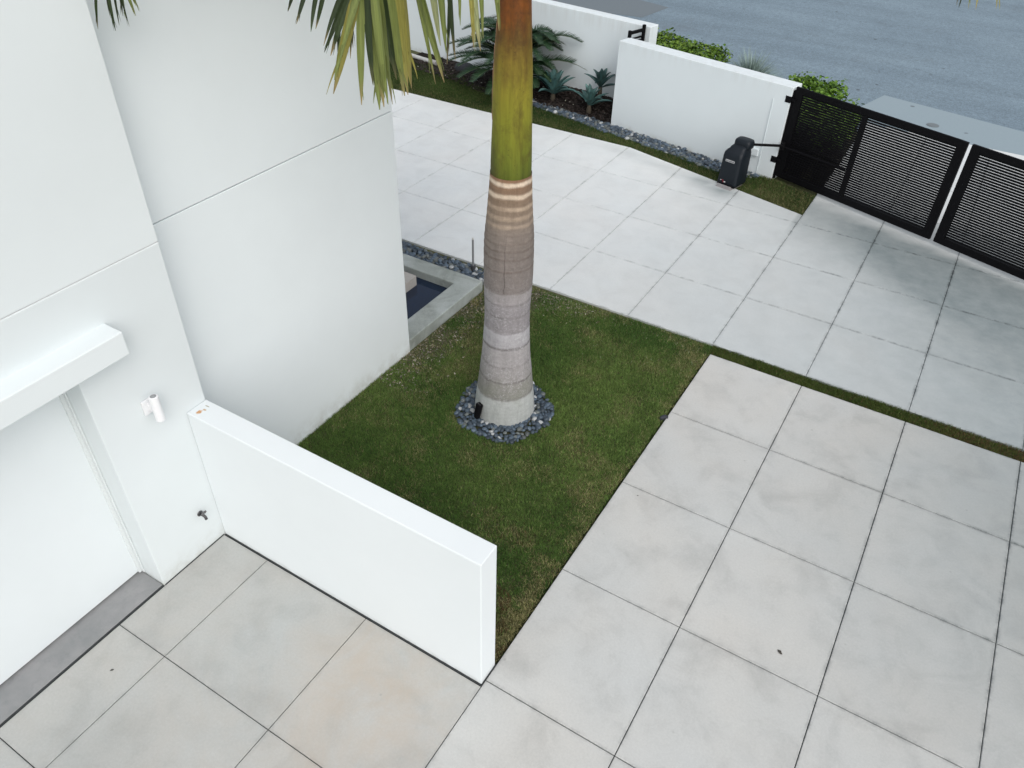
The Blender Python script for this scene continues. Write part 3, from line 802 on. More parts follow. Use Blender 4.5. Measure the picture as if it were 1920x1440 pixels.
blades("verge_grass", far_poly, 14000, 0.03, 0.06, lambda x, y: np.full(len(x), -0.03), fg_col, lambda x, y: (np.abs((x - oo[0]) * ou[0] + (y - oo[1]) * ou[1] - .175) < .17) & (np.abs((x - oo[0]) * ov[0] + (y - oo[1]) * ov[1] - .17) < .2),
       lambda x, y: np.clip(1 - 0.75 * (np.clip((y - 5.95) / 0.5, 0, 1)) * (x < -5), 0.12, 1), wid=0.006)

mb = MB()
mb.quad([(-3.0, -4.7, -0.03), (0.0, -4.7, -0.03), (0.0, 0.2, -0.03), (-3.0, 0.2, -0.03)])
mb.quad([(0.0, 0.0, -0.028), (7.6, 0.0, -0.028), (7.6, 0.2, -0.028), (0.0, 0.2, -0.028)])
mb.quad([(-8.3, -0.28, -0.032), (-3.0, -0.28, -0.032), (-3.0, 0.2, -0.032), (-8.3, 0.2, -0.032)])
mb.quad([(-13, 5.06, -0.035), (-3.32, 5.06, -0.035), (-0.02, 4.165, -0.035), (-0.02, 8.3, -0.035), (-13, 8.3, -0.035)])
t8 = NT("lawn_soil")
cc = t8.mix(t8.ramp(t8.noise(6, 5, 0.7), [(0.3, 0), (0.7, 1)]), (0.040, 0.060, 0.016), (0.085, 0.085, 0.04))
cc = t8.mix(t8.ramp(t8.noise(45, 4, 0.8), [(0.45, 0), (0.7, 0.8)]), cc, (0.16, 0.145, 0.11)); t8.bump(t8.noise(50, 4), 0.6, 0.02)
tag(mb.build("lawn_soil", t8.out(cc, 0.95, 0.15)), kind="structure")

# litter lying where the turf is worn
Vs, Fs, Cs = [], [], []; n = 0
for k in range(1500):
    if k < 1000: x, y = -2.93 + abs(rng.normal(0, .26)), rng.uniform(-2.5, -0.1)
    else: x, y = rng.normal(-2.05, .30), 0.10 - abs(rng.normal(0, .16))
    if x > -1.2 or (x < -2.93) or y > 0.12: continue
    a = rng.uniform(0, 6.28); l_, w_ = rng.uniform(0.006, 0.022), rng.uniform(0.003, 0.008)
    d = np.array([math.cos(a), math.sin(a), rng.normal(0, .3)]) * l_; e = np.array([-math.sin(a), math.cos(a), rng.normal(0, .3)]) * w_
    p = np.array([x, y, -0.012 + rng.uniform(0, .012)]); c = np.array([(0.30, 0.25, 0.17), (0.14, 0.11, 0.08), (0.22, 0.20, 0.17), (0.40, 0.37, 0.30)][rng.integers(0, 4)]) * rng.uniform(.6, 1.2)
    Vs.append(np.array([p - d, p - e, p + d, p + e])); Fs.append(np.array([[0, 1, 2, 3]]) + n); Cs.append(np.repeat(c[None], 4, 0)); n += 4
tag(link("dry_leaf_litter", np_mesh("dry_leaf_litter", np.concatenate(Vs), np.concatenate(Fs), np.concatenate(Cs)), mat_leaf("litter", 0.9, 0.0)), kind="stuff")

# pebbles
def ico(sub):
    bm = bmesh.new(); bmesh.ops.create_icosphere(bm, subdivisions=sub, radius=1.0)
    V = np.array([v.co[:] for v in bm.verts]); F = np.array([[v.index for v in f.verts] for f in bm.faces]); bm.free(); return V, F
ICO = ico(2)
t9 = NT("pebble")
a = t9.attr('col').outputs['Color']
cc = t9.mix(1.0, a, t9.ramp(t9.noise(70, 3), [(0.25, 0.82), (0.75, 1.15)]), 'MULTIPLY')
PEB = t9.out(cc, 0.5, 0.4)
def pebbles(name, pts, smin, smax, zf, layers=True, light=0.06):
    V0, F0 = ICO; Vs, Fs, Cs = [], [], []; n = 0
    for i, (x, y) in enumerate(pts):
        s_ = rng.uniform(smin, smax) * 0.5
        sc = np.array([1.0, rng.uniform(0.65, 0.95), rng.uniform(0.42, 0.68)]) * s_
        a1 = rng.uniform(0, 2 * np.pi); tl = rng.normal(0, 0.3); t2_ = rng.normal(0, 0.3)
        ca, sa = math.cos(a1), math.sin(a1)
        Rz = np.array([[ca, -sa, 0], [sa, ca, 0], [0, 0, 1]])
        Rx = np.array([[1, 0, 0], [0, math.cos(tl), -math.sin(tl)], [0, math.sin(tl), math.cos(tl)]])
        Ry = np.array([[math.cos(t2_), 0, math.sin(t2_)], [0, 1, 0], [-math.sin(t2_), 0, math.cos(t2_)]])
        ph = rng.uniform(0, 6, 3)
        W = V0 * (1 + 0.10 * np.sin(V0[:, [1, 2, 0]] * 2.3 + ph))
        W = (W * sc) @ (Rz @ Rx @ Ry).T + np.array([x, y, zf(x, y) + sc[2] * 0.55 + (rng.uniform(0, 0.018) if layers else 0)])
        k = rng.random()
        c = np.array([0.054, 0.076, 0.102]) * rng.uniform(0.5, 1.7)
        if k < light: c = np.array([0.36, 0.38, 0.39]) * rng.uniform(0.8, 1.25)
        elif k < 0.25: c = np.array([0.115, 0.130, 0.130]) * rng.uniform(0.7, 1.3)
        Vs.append(W); Fs.append(F0 + n); Cs.append(np.repeat(c[None], len(W), 0)); n += len(W)
    me = np_mesh(name, np.concatenate(Vs), np.concatenate(Fs), np.concatenate(Cs))
    return tag(link(name, me, PEB, None, True), kind="stuff")
def scatter(poly, d, tries=20000, test=None):
    P = np.array(poly); x0, y0 = P.min(0); x1, y1 = P.max(0); got = []; grid = {}
    for _ in range(tries):
        x, y = rng.uniform(x0, x1), rng.uniform(y0, y1)
        if test is not None:
            if not test(x, y): continue
        elif not in_poly(np.array([x]), np.array([y]), poly)[0]: continue
        k = (int(x // d), int(y // d))
        if any((x - a) ** 2 + (y - b) ** 2 < d * d for i in (-1, 0, 1) for j in (-1, 0, 1) for (a, b) in grid.get((k[0] + i, k[1] + j), ())): continue
        grid.setdefault(k, []).append((x, y)); got.append((x, y))
    return got
rp = scatter([(-2.1, -2.75), (-0.9, -1.5)], 0.032, 12000, lambda x, y: 0.30 < math.hypot(x - PALM[0], y - PALM[1]) < 0.505 + 0.02 * math.sin(5 * math.atan2(y - PALM[1], x - PALM[0])))
pebbles("palm_pebbles", rp, 0.045, 0.075, lambda x, y: -0.025 + 0.02 * (math.hypot(x - PALM[0], y - PALM[1]) < .42), light=0.10)
rb = scatter([(-6.5, -0.27), (-3.03, 0.19)], 0.042, 24000, lambda x, y: -0.265 < y < 0.165 + 0.01 * x and (x < -3.12 or (y > -.26 and y < .12)))
pebbles("basin_pebbles", rb, 0.06, 0.095, lambda x, y: -0.03, light=0.05)
strip = [(-6.9, 6.02), (-5.9, 5.90), (-5.09, 5.74), (-4.19, 5.50), (-3.12, 5.29), (-2.31, 5.13), (-1.75, 4.95), (-1.2, 5.0), (-0.98, 5.20), (-1.78, 5.40), (-2.45, 5.53), (-3.68, 5.79), (-4.11, 5.88), (-5.03, 6.05), (-5.9, 6.12), (-6.9, 6.2)]
sp_ = scatter(strip, 0.042, 26000)
pebbles("wall_pebbles", sp_, 0.06, 0.105, lambda x, y: -0.03, light=0.06)

# ------------------------------------------------------------------ planting bed
t10 = NT("mulch")
cc = t10.mix(t10.ramp(t10.noise(18, 5, 0.75), [(0.3, 0), (0.75, 1)]), (0.006, 0.005, 0.0045), (0.024, 0.017, 0.014))
t10.bump(t10.noise(40, 5, 0.8), 0.9, 0.03)
nx, ny = 90, 24
V = []; F = []
for i in range(nx + 1):
    x = -9.6 + (5.62) * i / nx
    yb = 6.575 - (x + 3.80) * 0.1455 + 0.02           # wall line
    yf = float(np.interp(x, [-9.6, -8, -7, -5.9, -5.0, -4.1], [6.75, 6.5, 6.12, 6.06, 6.0, 5.85]))
    if x > -4.1: yf = 6.2
    for j in range(ny + 1):
        q = j / ny; y = yf + (yb - yf) * q
        h = float(np.interp(x, [-9.6, -8.5, -7.6, -6.5, -5.0, -4.0], [-0.01, -0.005, 0.03, 0.12, 0.17, 0.20])) * sstep(0, 0.8, q) 
        h += 0.05 * (float(vnoise(np.array([x]), np.array([y]), 6, 4)[0]) - .5) * min(1, q * 6) - 0.03 * (1 - sstep(0, .1, q))
        V.append((x, y, h))
for i in range(nx):
    for j in range(ny):
        a = i * (ny + 1) + j; F.append((a, a + ny + 1, a + ny + 2, a + 1))
me = bpy.data.meshes.new("planting_bed"); me.from_pydata(V, [], F); me.update()
bed = link("planting_bed", me, t10.out(cc, 0.95, 0.15), None, True); tag(bed, kind="structure")
def bedz(x, y):
    yb = 6.575 - (x + 3.80) * 0.1455
    yf = float(np.interp(x, [-9.6, -8, -7, -5.9, -5.0, -4.1], [6.75, 6.5, 6.12, 6.06, 6.0, 5.85]))
    q = (y - yf) / (yb - yf)
    return float(np.interp(x, [-9.6, -8.5, -7.6, -6.5, -5.0, -4.0], [-0.01, -0.005, 0.03, 0.12, 0.17, 0.20])) * sstep(0, 0.8, q)
# bark chips and pale fallen petals lying on the bed
Vs, Fs, Cs = [], [], []; n = 0
for k in range(2600):
    x = rng.uniform(-9.3, -4.05); yb = 6.56 - (x + 3.80) * 0.1455; yf = float(np.interp(x, [-9.6, -8, -7, -5.9, -5.0, -4.1], [6.3, 6.2, 5.9, 6.0, 5.98, 5.85]))
    y = rng.uniform(yf, yb); zc = max(bedz(x, y), -0.03) + 0.012
    a = rng.uniform(0, 6.28); l_, w_ = rng.uniform(0.012, 0.045), rng.uniform(0.006, 0.014)
    d = np.array([math.cos(a), math.sin(a), rng.normal(0, .25)]) * l_; e = np.array([-math.sin(a), math.cos(a), rng.normal(0, .25)]) * w_
    p = np.array([x, y, zc]); c = np.array([0.018, 0.013, 0.011]) * rng.uniform(0.4, 2.2)
    if rng.random() < 0.035: c = np.array([0.42, 0.42, 0.36]) * rng.uniform(0.5, 1.2); d *= 0.4
    up = np.array([0, 0, 0.006])
    q = np.array([p - d - e, p + d - e, p + d + e, p - d + e, p - d * .8 - e * .6 + up, p + d * .9 - e * .7 + up, p + d * .8 + e * .8 + up, p - d * .9 + e * .6 + up])
    Vs.append(q); Fs.append(np.array([[4, 5, 6, 7], [0, 1, 5, 4], [1, 2, 6, 5], [2, 3, 7, 6], [3, 0, 4, 7]]) + n); Cs.append(np.repeat(c[None], 8, 0)); n += 8
tag(link("bark_mulch", np_mesh("bark_mulch", np.concatenate(Vs), np.concatenate(Fs), np.concatenate(Cs)), mat_leaf("chip", 0.9, 0.0)), kind="stuff")

# ------------------------------------------------------------------ leaf blades for the plants
def blade(root, tip, ctrl, w, col, nseg=8, prof=None, fold=0.25, split=0, up=(0, 0, 1), ecol=None, twist=0.0, rib=1.25, tipb=0.0):
    """one leaf: a strip along a quadratic curve, creased at its midrib; returns V,F,C"""
    P0, P1, P2 = (np.array(q, float) for q in (root, ctrl, tip))
    ts = np.linspace(0, 1, nseg + 1)
    pts = ((1 - ts) ** 2)[:, None] * P0 + (2 * ts * (1 - ts))[:, None] * P1 + (ts ** 2)[:, None] * P2
    V, C = [], []
    tan = np.array((0.33, 0.25, 0.12))
    upv = np.array(up, float)
    c = np.array(col); e = np.array(ecol) if ecol is not None else c * 0.92
    for i, t_ in enumerate(ts):
        d = pts[min(i + 1, nseg)] - pts[max(i - 1, 0)]; d /= np.linalg.norm(d) + 1e-9
        s_ = np.cross(d, upv)
        if np.linalg.norm(s_) < 1e-3: s_ = np.cross(d, (1, 0.3, 0))
        s_ /= np.linalg.norm(s_); nn = np.cross(s_, d)
        if twist:
            a = twist * t_; s_, nn = s_ * math.cos(a) + nn * math.sin(a), nn * math.cos(a) - s_ * math.sin(a)
        ww = w * 0.5 * (prof(t_) if prof else math.sin(math.pi * min(1, 0.12 + t_ * 0.88)) ** 0.7)
        V += [pts[i] - s_ * ww + nn * ww * fold, pts[i] - s_ * ww * .45 + nn * ww * fold * .62, pts[i] - nn * ww * fold * 0.25, pts[i] + s_ * ww * .45 + nn * ww * fold * .62, pts[i] + s_ * ww + nn * ww * fold]
        f = max(0.0, (t_ - .80) / .2) * tipb
        C += [q_ * (1 - f) + tan * f for q_ in (e, c * 1.02, c * rib, c * .94, e)]
    F = []
    for i in range(nseg):
        for k in range(4):
            a = i * 5 + k; F.append([a, a + 1, a + 6, a + 5])
    return np.array(V), np.array(F), np.array(C)
class LM:
    def __init__(s): s.V, s.F, s.C, s.n = [], [], [], 0
    def add(s, V, F, C): s.V.append(V); s.F.append(F + s.n); s.C.append(C); s.n += len(V)
    def build(s, name, mat, parent=None, smooth=True):
        return link(name, np_mesh(name, np.concatenate(s.V), np.concatenate(s.F), np.concatenate(s.C)), mat, parent, smooth)

# agaves
AG = mat_leaf("agave_leaf", 0.5, 0.08, 1.0, 0.4, 12)
def agave(x, y, z, r, stem, label, seed, n=17, tint=1.0):
    q = random.Random(seed)
    g = empty("agave", (x, y, z), label, "agave", "agaves in the planting bed")
    L = LM(); zc = z + stem
    for k in range(n):
        f = k / (n - 1); az = k * 2.39996 + q.uniform(-.2, .2)
        el = R(22 + 64 * f ** 1.1 + q.uniform(-7, 7)); ln = r * (1.0 - 0.25 * f) * q.uniform(0.9, 1.1)
        d = np.array([math.cos(az), math.sin(az)])
        root = (x + d[0] * .015, y + d[1] * .015, zc + 0.02 + 0.05 * f)
        mid = (x + d[0] * ln * .5 * math.cos(el), y + d[1] * ln * .5 * math.cos(el), zc + .03 + .06 * f + ln * .62 * math.sin(el) + .02)
        tip = (x + d[0] * ln * math.cos(el), y + d[1] * ln * math.cos(el), zc + .04 + ln * math.sin(el) * .95 - ln * .10 * (1 - f))
        b = q.uniform(0.8, 1.2) * tint
        L.add(*blade(root, tip, mid, r * 0.215, (0.070 * b, 0.155 * b, 0.150 * b), 9, lambda t: (0.55 + 1.9 * t) if t < .25 else max(0.02, 1.03 - ((t - .3) / .72) ** 2.0), 0.55, ecol=(0.10 * b, 0.18 * b, 0.165 * b)))
    L.build("leaves", AG, g)
    mb = MB(); mb.tube([(x, y, z - 0.12), (x, y, z), (x, y, zc + .02), (x, y, zc + 0.06)], [0.055, 0.05, 0.04, 0.02], 10)
    mb.build("stem", simple("agave_stem", (0.06, 0.05, 0.035), 0.9, 0.3, 30), g, smooth=True)
agave(-5.55, 6.28, 0.10, 0.60, 0.03, "broad blue green agave growing close beside the cycad", 3, 19)
agave(-4.66, 6.10, 0.09, 0.48, 0.04, "blue green agave nearest the pebbles, in front of the stemmed one", 5, 16)
agave(-4.60, 6.40, 0.12, 0.46, 0.28, "dark agave raised on a stem beside the wall end", 9, 15, 0.62)

# cycad behind the palm trunk
cyc = empty("cycad", (-6.40, 6.32, 0.05), "large dark green cycad with arching fronds behind the palm trunk", "cycad")
cx, cy, cz = -6.42, 6.34, 0.42
mb = MB(); mb.tube([(cx, cy, 0.0), (cx, cy, 0.2), (cx, cy, 0.42), (cx, cy, 0.50)], [0.16, 0.17, 0.14, 0.05], 14)
mb.build("trunk", simple("cycad_trunk", (0.05, 0.035, 0.022), 0.95, 0.5, 40, bump=0.8), cyc)
L = LM(); q = random.Random(21)
mbr = MB()
NF = 72
for k in range(NF):
    az = k * 2.39996; f = k / NF
    el = R(4 + 80 * f + q.uniform(-6, 6)); ln = 1.42 * q.uniform(0.85, 1.1)
    d = np.array([math.cos(az), math.sin(az), 0])
    if d[1] > 0.35: el = max(el, R(52)); ln *= 0.8
    if d[0] > .25 and d[1] < .25 and el < R(44): ln *= 0.62
    P0 = np.array([cx, cy, cz]) + d * 0.06
    P1 = P0 + d * ln * .45 * math.cos(el) + np.array([0, 0, ln * .75 * math.sin(el) + .12])
    P2 = P0 + d * ln * (0.45 + .5 * math.cos(el)) + np.array([0, 0, ln * .70 * math.sin(el) - .16])
    yl = 6.575 - (P2[0] + 3.80) * 0.1455 - 0.06
    if P2[1] > yl: P2[1] = yl; P1[1] = min(P1[1], yl)
    ts = np.linspace(0, 1, 15)
    pts = ((1 - ts) ** 2)[:, None] * P0 + (2 * ts * (1 - ts))[:, None] * P1 + (ts ** 2)[:, None] * P2
    mbr.tube(pts[::2], [0.010, .009, .008, .007, .006, .005, .004, .003], 5, cap=False)
    side = np.cross(d, (0, 0, 1))
    for i in range(80):
        t_ = 0.12 + 0.88 * i / 79
        p = (1 - t_) ** 2 * P0 + 2 * t_ * (1 - t_) * P1 + t_ ** 2 * P2
        tg = 2 * (1 - t_) * (P1 - P0) + 2 * t_ * (P2 - P1); tg /= np.linalg.norm(tg)
        nn = np.cross(side, tg); nn /= np.linalg.norm(nn)
        if nn[2] < 0: nn = -nn
        ll = 0.175 * (math.sin(math.pi * (0.10 + 0.86 * t_)) ** 0.6) + 0.02
        for s_ in (-1, 1):
            dv = side * s_ * 0.78 + tg * 0.55 + nn * 0.28 * q.uniform(.6, 1.3)
            tip = p + dv / np.linalg.norm(dv) * ll
            if tip[1] > 6.575 - (tip[0] + 3.80) * 0.1455 - 0.01: continue
            b = q.uniform(0.7, 1.25)
            w_ = 0.021; e = np.cross(dv, nn); e /= np.linalg.norm(e) + 1e-9
            base = np.array([0.020, 0.052, 0.022]) * b
            L.add(np.array([p - tg * w_ * .5, p + tg * w_ * .5, (p + tip) / 2 + tg * w_ * .55, tip, (p + tip) / 2 - tg * w_ * .55]), np.array([[0, 1, 2, 3]]), np.repeat(base[None], 5, 0))
            L.V[-1] = np.array([p - tg * w_ * .5, p + tg * w_ * .5, tip + tg * w_ * .12, tip - tg * w_ * .12, p]); 
L.build("leaflets", mat_leaf("cycad_leaf", 0.4, 0.12, 1.0, 0.5, 30), cyc, False)
mbr.build("frond_ribs", simple("cycad_rib", (0.15, 0.20, 0.09), 0.5, 0.2), cyc, smooth=True)

# hedges: round glossy leaves on twigs
HL = mat_leaf("hedge_leaf", 0.4, 0.15, 1.0, 0.22, 20)
def hedge(name, label, boxes, n, seed, col0, col1, lsize=(0.05, 0.085)):
    q = np.random.default_rng(seed)
    g = empty(name, (boxes[0][0], boxes[0][2], 0), label, "hedge", "hedges by the road")
    L = LM(); mbs = MB()
    tot = sum((b[1] - b[0]) * (b[3] - b[2]) for b in boxes)
    for (x0, x1, y0, y1, h) in boxes:
        m = int(n * (x1 - x0) * (y1 - y0) / tot)
        for _ in range(m):
            u, v = q.random(), q.random()
            x, y = x0 + (x1 - x0) * u, y0 + (y1 - y0) * v
            e = min(u * (x1 - x0), (1 - u) * (x1 - x0), v * (y1 - y0), (1 - v) * (y1 - y0))
            top = h * (0.86 + 0.14 * min(1, e / 0.22)) + 0.20 * (float(vnoise(np.array([x]), np.array([y]), 2.6, 3)[0]) - .5)
            dpt = abs(q.normal(0, 0.09)) if q.random() < 0.85 else q.uniform(0, top * .5)
            if e < 0.16 and q.random() < .5: dpt = q.uniform(0, top * .6)
            z = max(0.02, top - dpt)
            if q.random() < 0.04: z = top + q.uniform(0.02, 0.10)
            s_ = q.uniform(*lsize) * 0.5
            nv = np.array([q.normal(0, .55), q.normal(0, .55), 1.0]); nv /= np.linalg.norm(nv)
            a = q.uniform(0, 6.28); t0 = np.cross(nv, (math.cos(a), math.sin(a), 0.2)); t0 /= np.linalg.norm(t0); t1 = np.cross(nv, t0)
            p = np.array([x, y, z]); k = 0.62
            pts = [p - t0 * s_, p - t0 * s_ * .4 + t1 * s_ * k, p + t0 * s_ * .5 + t1 * s_ * k * 1.0, p + t0 * s_, p + t0 * s_ * .5 - t1 * s_ * k, p - t0 * s_ * .4 - t1 * s_ * k]
            pts = [pp + nv * s_ * 0.18 * (abs(i_ - 3) % 3 > 0) for i_, pp in enumerate(pts)]
            f = q.random(); c = np.array(col0) * (1 - f) + np.array(col1) * f
            c = c * q.uniform(0.7, 1.3)
            if z < top - 0.24: c = np.array([0.022, 0.018, 0.011]) * q.uniform(.6, 1.6)      # near-black: shade inside the hedge painted into the leaf colour
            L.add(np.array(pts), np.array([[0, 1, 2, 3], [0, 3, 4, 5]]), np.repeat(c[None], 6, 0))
        for _ in range(int(170 * (x1 - x0) * (y1 - y0))):
            x, y = q.uniform(x0 + .1, x1 - .1), q.uniform(y0 + .1, y1 - .1)
            mbs.tube([(x, y, -0.05), (x + q.normal(0, .05), y + q.normal(0, .05), h * .5), (x + q.normal(0, .1), y + q.normal(0, .1), h * .9)], [0.010, 0.007, 0.003], 5, cap=False)
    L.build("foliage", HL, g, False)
    mbs.build("twigs", simple("twig", (0.016, 0.013, 0.009), 0.95, spec=0.1), g)  # twig colour near-black, with the hedge's inner shade painted in
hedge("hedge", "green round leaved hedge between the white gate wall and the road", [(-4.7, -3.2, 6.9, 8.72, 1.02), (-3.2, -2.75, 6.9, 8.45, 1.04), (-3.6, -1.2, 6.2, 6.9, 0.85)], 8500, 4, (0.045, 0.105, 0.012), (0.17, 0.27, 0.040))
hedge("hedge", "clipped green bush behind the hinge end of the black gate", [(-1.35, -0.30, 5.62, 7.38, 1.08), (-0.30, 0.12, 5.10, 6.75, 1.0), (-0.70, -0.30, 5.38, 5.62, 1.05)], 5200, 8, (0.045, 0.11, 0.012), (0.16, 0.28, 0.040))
# silvery tufted plant
tf = empty("tufted_plant", (-2.20, 7.95, 0), "silvery grey green tufted plant between the two road side hedges", "tufted plant")
L = LM(); q = random.Random(5)
for k in range(620):
    az = q.uniform(0, 6.283); el = math.asin(q.uniform(0.0, 1.0)); ln = 0.66 * q.uniform(0.75, 1.12)
    d = np.array([math.cos(az) * math.cos(el), math.sin(az) * math.cos(el), math.sin(el)])
    P0 = np.array([-2.20, 7.95, 0.50]) + d * 0.04; P2 = P0 + d * ln - np.array([0, 0, 0.05]); b = q.uniform(.6, 1.3)
    L.add(*blade(P0, P2, (P0 + P2) / 2 + np.array([0, 0, 0.05]), 0.030, (0.25 * b, 0.33 * b, 0.30 * b), 4, lambda t: 1 - t * .9, 0.3))
L.build("leaves", mat_leaf("tuft_leaf", 0.55, 0.1), tf, False)
mb = MB(); mb.tube([(-2.20, 7.95, -0.05), (-2.20, 7.95, 0.52)], [0.07, 0.05], 10); mb.build("stem", simple("tuft_stem", (0.06, 0.05, 0.04), 0.9), tf)

# ------------------------------------------------------------------ royal palm
palm = empty("palm_tree", (PALM[0], PALM[1], 0), "royal palm with ringed grey trunk and green crownshaft in the lawn", "palm tree")
prof = [(-.12, .322), (0, .316), (.2, .302), (.46, .273), (.8, .239), (1.125, .2185), (1.25, .217), (1.37, .220), (1.55, .2265), (1.72, .229), (1.9, .228), (2.05, .224), (2.26, .206), (2.46, .191), (2.6, .182), (2.655, .179)]
shaft = [(2.60, .1745), (2.67, .176), (2.98, .166), (3.4, .153), (3.6, .143), (3.8, .129), (3.98, .119), (4.3, .105), (4.6, .08)]
def lathe(name, pr, mat, parent, seg=64, dz=0.02, wob=0.0, lean=0.0, ridge=None):
    zs = np.arange(pr[0][0], pr[-1][0] + 1e-6, dz); rs = np.interp(zs, [p[0] for p in pr], [p[1] for p in pr])
    ker = np.ones(7) / 7; rp_ = np.r_[[rs[0]] * 3, rs, [rs[-1]] * 3]; rs = np.convolve(rp_, ker, 'valid')
    th = np.linspace(0, 2 * np.pi, seg, endpoint=False)
    Z, T = np.meshgrid(zs, th, indexing='ij'); Rr_ = np.repeat(rs[:, None], seg, 1)
    Rr_ = Rr_ * (1 + wob * (vnoise(np.cos(T) * 1.2 + 5, np.sin(T) * 1.2 + Z * 1.4 + 9, 1.6, 3) - .5))
    if ridge: Rr_ = Rr_ + ridge(T, Z)
    X = PALM[0] + Rr_ * np.cos(T) + lean * Z * 0.8; Y = PALM[1] + Rr_ * np.sin(T) + lean * Z * 0.5
    V = np.c_[X.ravel(), Y.ravel(), Z.ravel()]
    i, j = np.meshgrid(np.arange(len(zs) - 1), np.arange(seg), indexing='ij'); j2 = (j + 1) % seg
    F = np.c_[(i * seg + j).ravel(), (i * seg + j2).ravel(), ((i + 1) * seg + j2).ravel(), ((i + 1) * seg + j).ravel()]
    me = np_mesh(name, V, F)
    return link(name, me, mat, parent, True)

t = NT("palm_trunk")
z = t.sep(t.pos)
zw = t.math('ADD', z[2], t.math('MULTIPLY', t.math('SUBTRACT', t.noise(4.5, 5, 0.65), 0.5), 0.055))
def zr(stops, interp='LINEAR'): return t.ramp(t.math('DIVIDE', zw, 2.8), [(p / 2.8, c) for p, c in stops], interp)
colz = zr([(0.0, (0.40, 0.42, 0.41)), (0.30, (0.42, 0.44, 0.435)), (0.335, (0.40, 0.41, 0.40)), (0.35, (0.235, 0.235, 0.215)), (0.52, (0.27, 0.26, 0.25)), (0.56, (0.30, 0.285, 0.285)),
           (0.90, (0.335, 0.32, 0.325)), (0.95, (0.36, 0.35, 0.365)), (1.095, (0.395, 0.385, 0.405)), (1.107, (0.255, 0.240, 0.250)), (1.40, (0.275, 0.258, 0.268)), (1.45, (0.315, 0.295, 0.30)),
           (1.54, (0.31, 0.29, 0.29)), (1.555, (0.20, 0.178, 0.17)), (1.95, (0.215, 0.185, 0.168)), (2.15, (0.235, 0.198, 0.172)), (2.30, (0.25, 0.195, 0.15)), (2.5, (0.235, 0.165, 0.115)), (2.65, (0.26, 0.155, 0.095)), (2.7, (0.22, 0.12, 0.07))])
# dark and pale leaf scars
zt = t.math('DIVIDE', zw, 2.8)
def bands(lst, wd):
    st = [(0.0, 0.0)]
    for (p, s_) in lst: st += [((p - wd) / 2.8, 0.0), ((p - wd * .35) / 2.8, s_), ((p + wd * .35) / 2.8, s_), ((p + wd) / 2.8, 0.0)]
    return t.ramp(zt, st + [(1.0, 0.0)])
dk = bands([(0.34, .55), (0.54, .8), (0.727, .4), (0.93, .9), (1.29, .5), (1.43, .6)], 0.018)
dk2 = bands([(1.79, .55), (1.915, .6), (1.995, .5), (2.063, .45), (2.14, .3)], 0.016)
lt = bands([(2.226, .40), (2.303, .5), (2.385, .7)], 0.024)
lt2 = bands([(2.493, .85), (2.60, 1.0)], 0.026)
patch = t.ramp(t.noise(5, 4, 0.65), [(0.3, 0.35), (0.6, 1.0)])
c = t.mix(t.math('MULTIPLY', dk, patch), colz, (0.12, 0.108, 0.105))
c = t.mix(t.math('MULTIPLY', dk2, patch), c, (0.115, 0.085, 0.07))
c = t.mix(t.math('MULTIPLY', lt, patch), c, (0.52, 0.41, 0.31))
c = t.mix(lt2, c, (0.68, 0.56, 0.44))
streak = t.noise(1.0, 6, 0.7, t.scale_vec(17, 17, 2.2), 0.5)
c = t.mix(1.0, c, t.ramp(streak, [(0.25, 0.84), (0.5, 0.99), (0.8, 1.16)]), 'MULTIPLY')
hst = t.noise(1.0, 6, 0.75, t.scale_vec(4, 4, 24), 0.6)
c = t.mix(1.0, c, t.ramp(hst, [(0.28, 0.90), (0.72, 1.07)]), 'MULTIPLY')
c = t.mix(1.0, c, t.ramp(t.noise(22, 6, 0.8), [(0.25, 0.80), (0.5, 1.0), (0.78, 1.18)]), 'MULTIPLY')
lich = t.math('MULTIPLY', t.ramp(t.noise(48, 4, 0.8), [(0.50, 0.0), (0.66, 0.8)]), t.ramp(t.noise(3, 3), [(0.4, 0.15), (0.65, 1.0)]))
lich = t.math('MULTIPLY', lich, t.ramp(t.math('DIVIDE', zw, 2.8), [(0.36, 1.0), (0.62, 0.25), (0.8, 0.0)]))
c = t.mix(lich, c, (0.52, 0.52, 0.53))
moss = t.math('MULTIPLY', t.ramp(t.noise(3.2, 5, 0.7), [(0.5, 0.0), (0.7, 0.5)]), t.ramp(zt, [(0.05, 0.3), (0.17, 1.0), (0.28, 0.0)]))
c = t.mix(moss, c, (0.20, 0.215, 0.165))
# one thin dark crack down the side that faces the driveway
ang = t.math('SUBTRACT', t.math('ADD', z[0], t.math('MULTIPLY', t.math('SUBTRACT', t.noise(9, 3), .5), .03)), t.math('ADD', -1.405, t.math('MULTIPLY', z[2], 0.004)))
ck = t.ramp(t.math('ABSOLUTE', ang), [(0.0, 0.85), (0.005, 0.0)])
ck = t.math('MULTIPLY', ck, t.ramp(zt, [(0.553, 0.0), (0.558, 1.0), (0.70, 0.8), (0.77, 0.0)]))
c = t.mix(ck, c, (0.055, 0.045, 0.045))
t.bump(t.math('ADD', t.math('MULTIPLY', streak, .6), t.math('ADD', t.noise(75, 5, .8), t.math('MULTIPLY', hst, .5))), 0.6, 0.010)
TRUNK = t.out(c, 0.85, 0.2)
RINGS = [.34, .54, .727, .93, 1.10, 1.29, 1.43, 1.55, 1.79, 1.915, 1.995, 2.063, 2.14, 2.226, 2.303, 2.385, 2.493, 2.60]
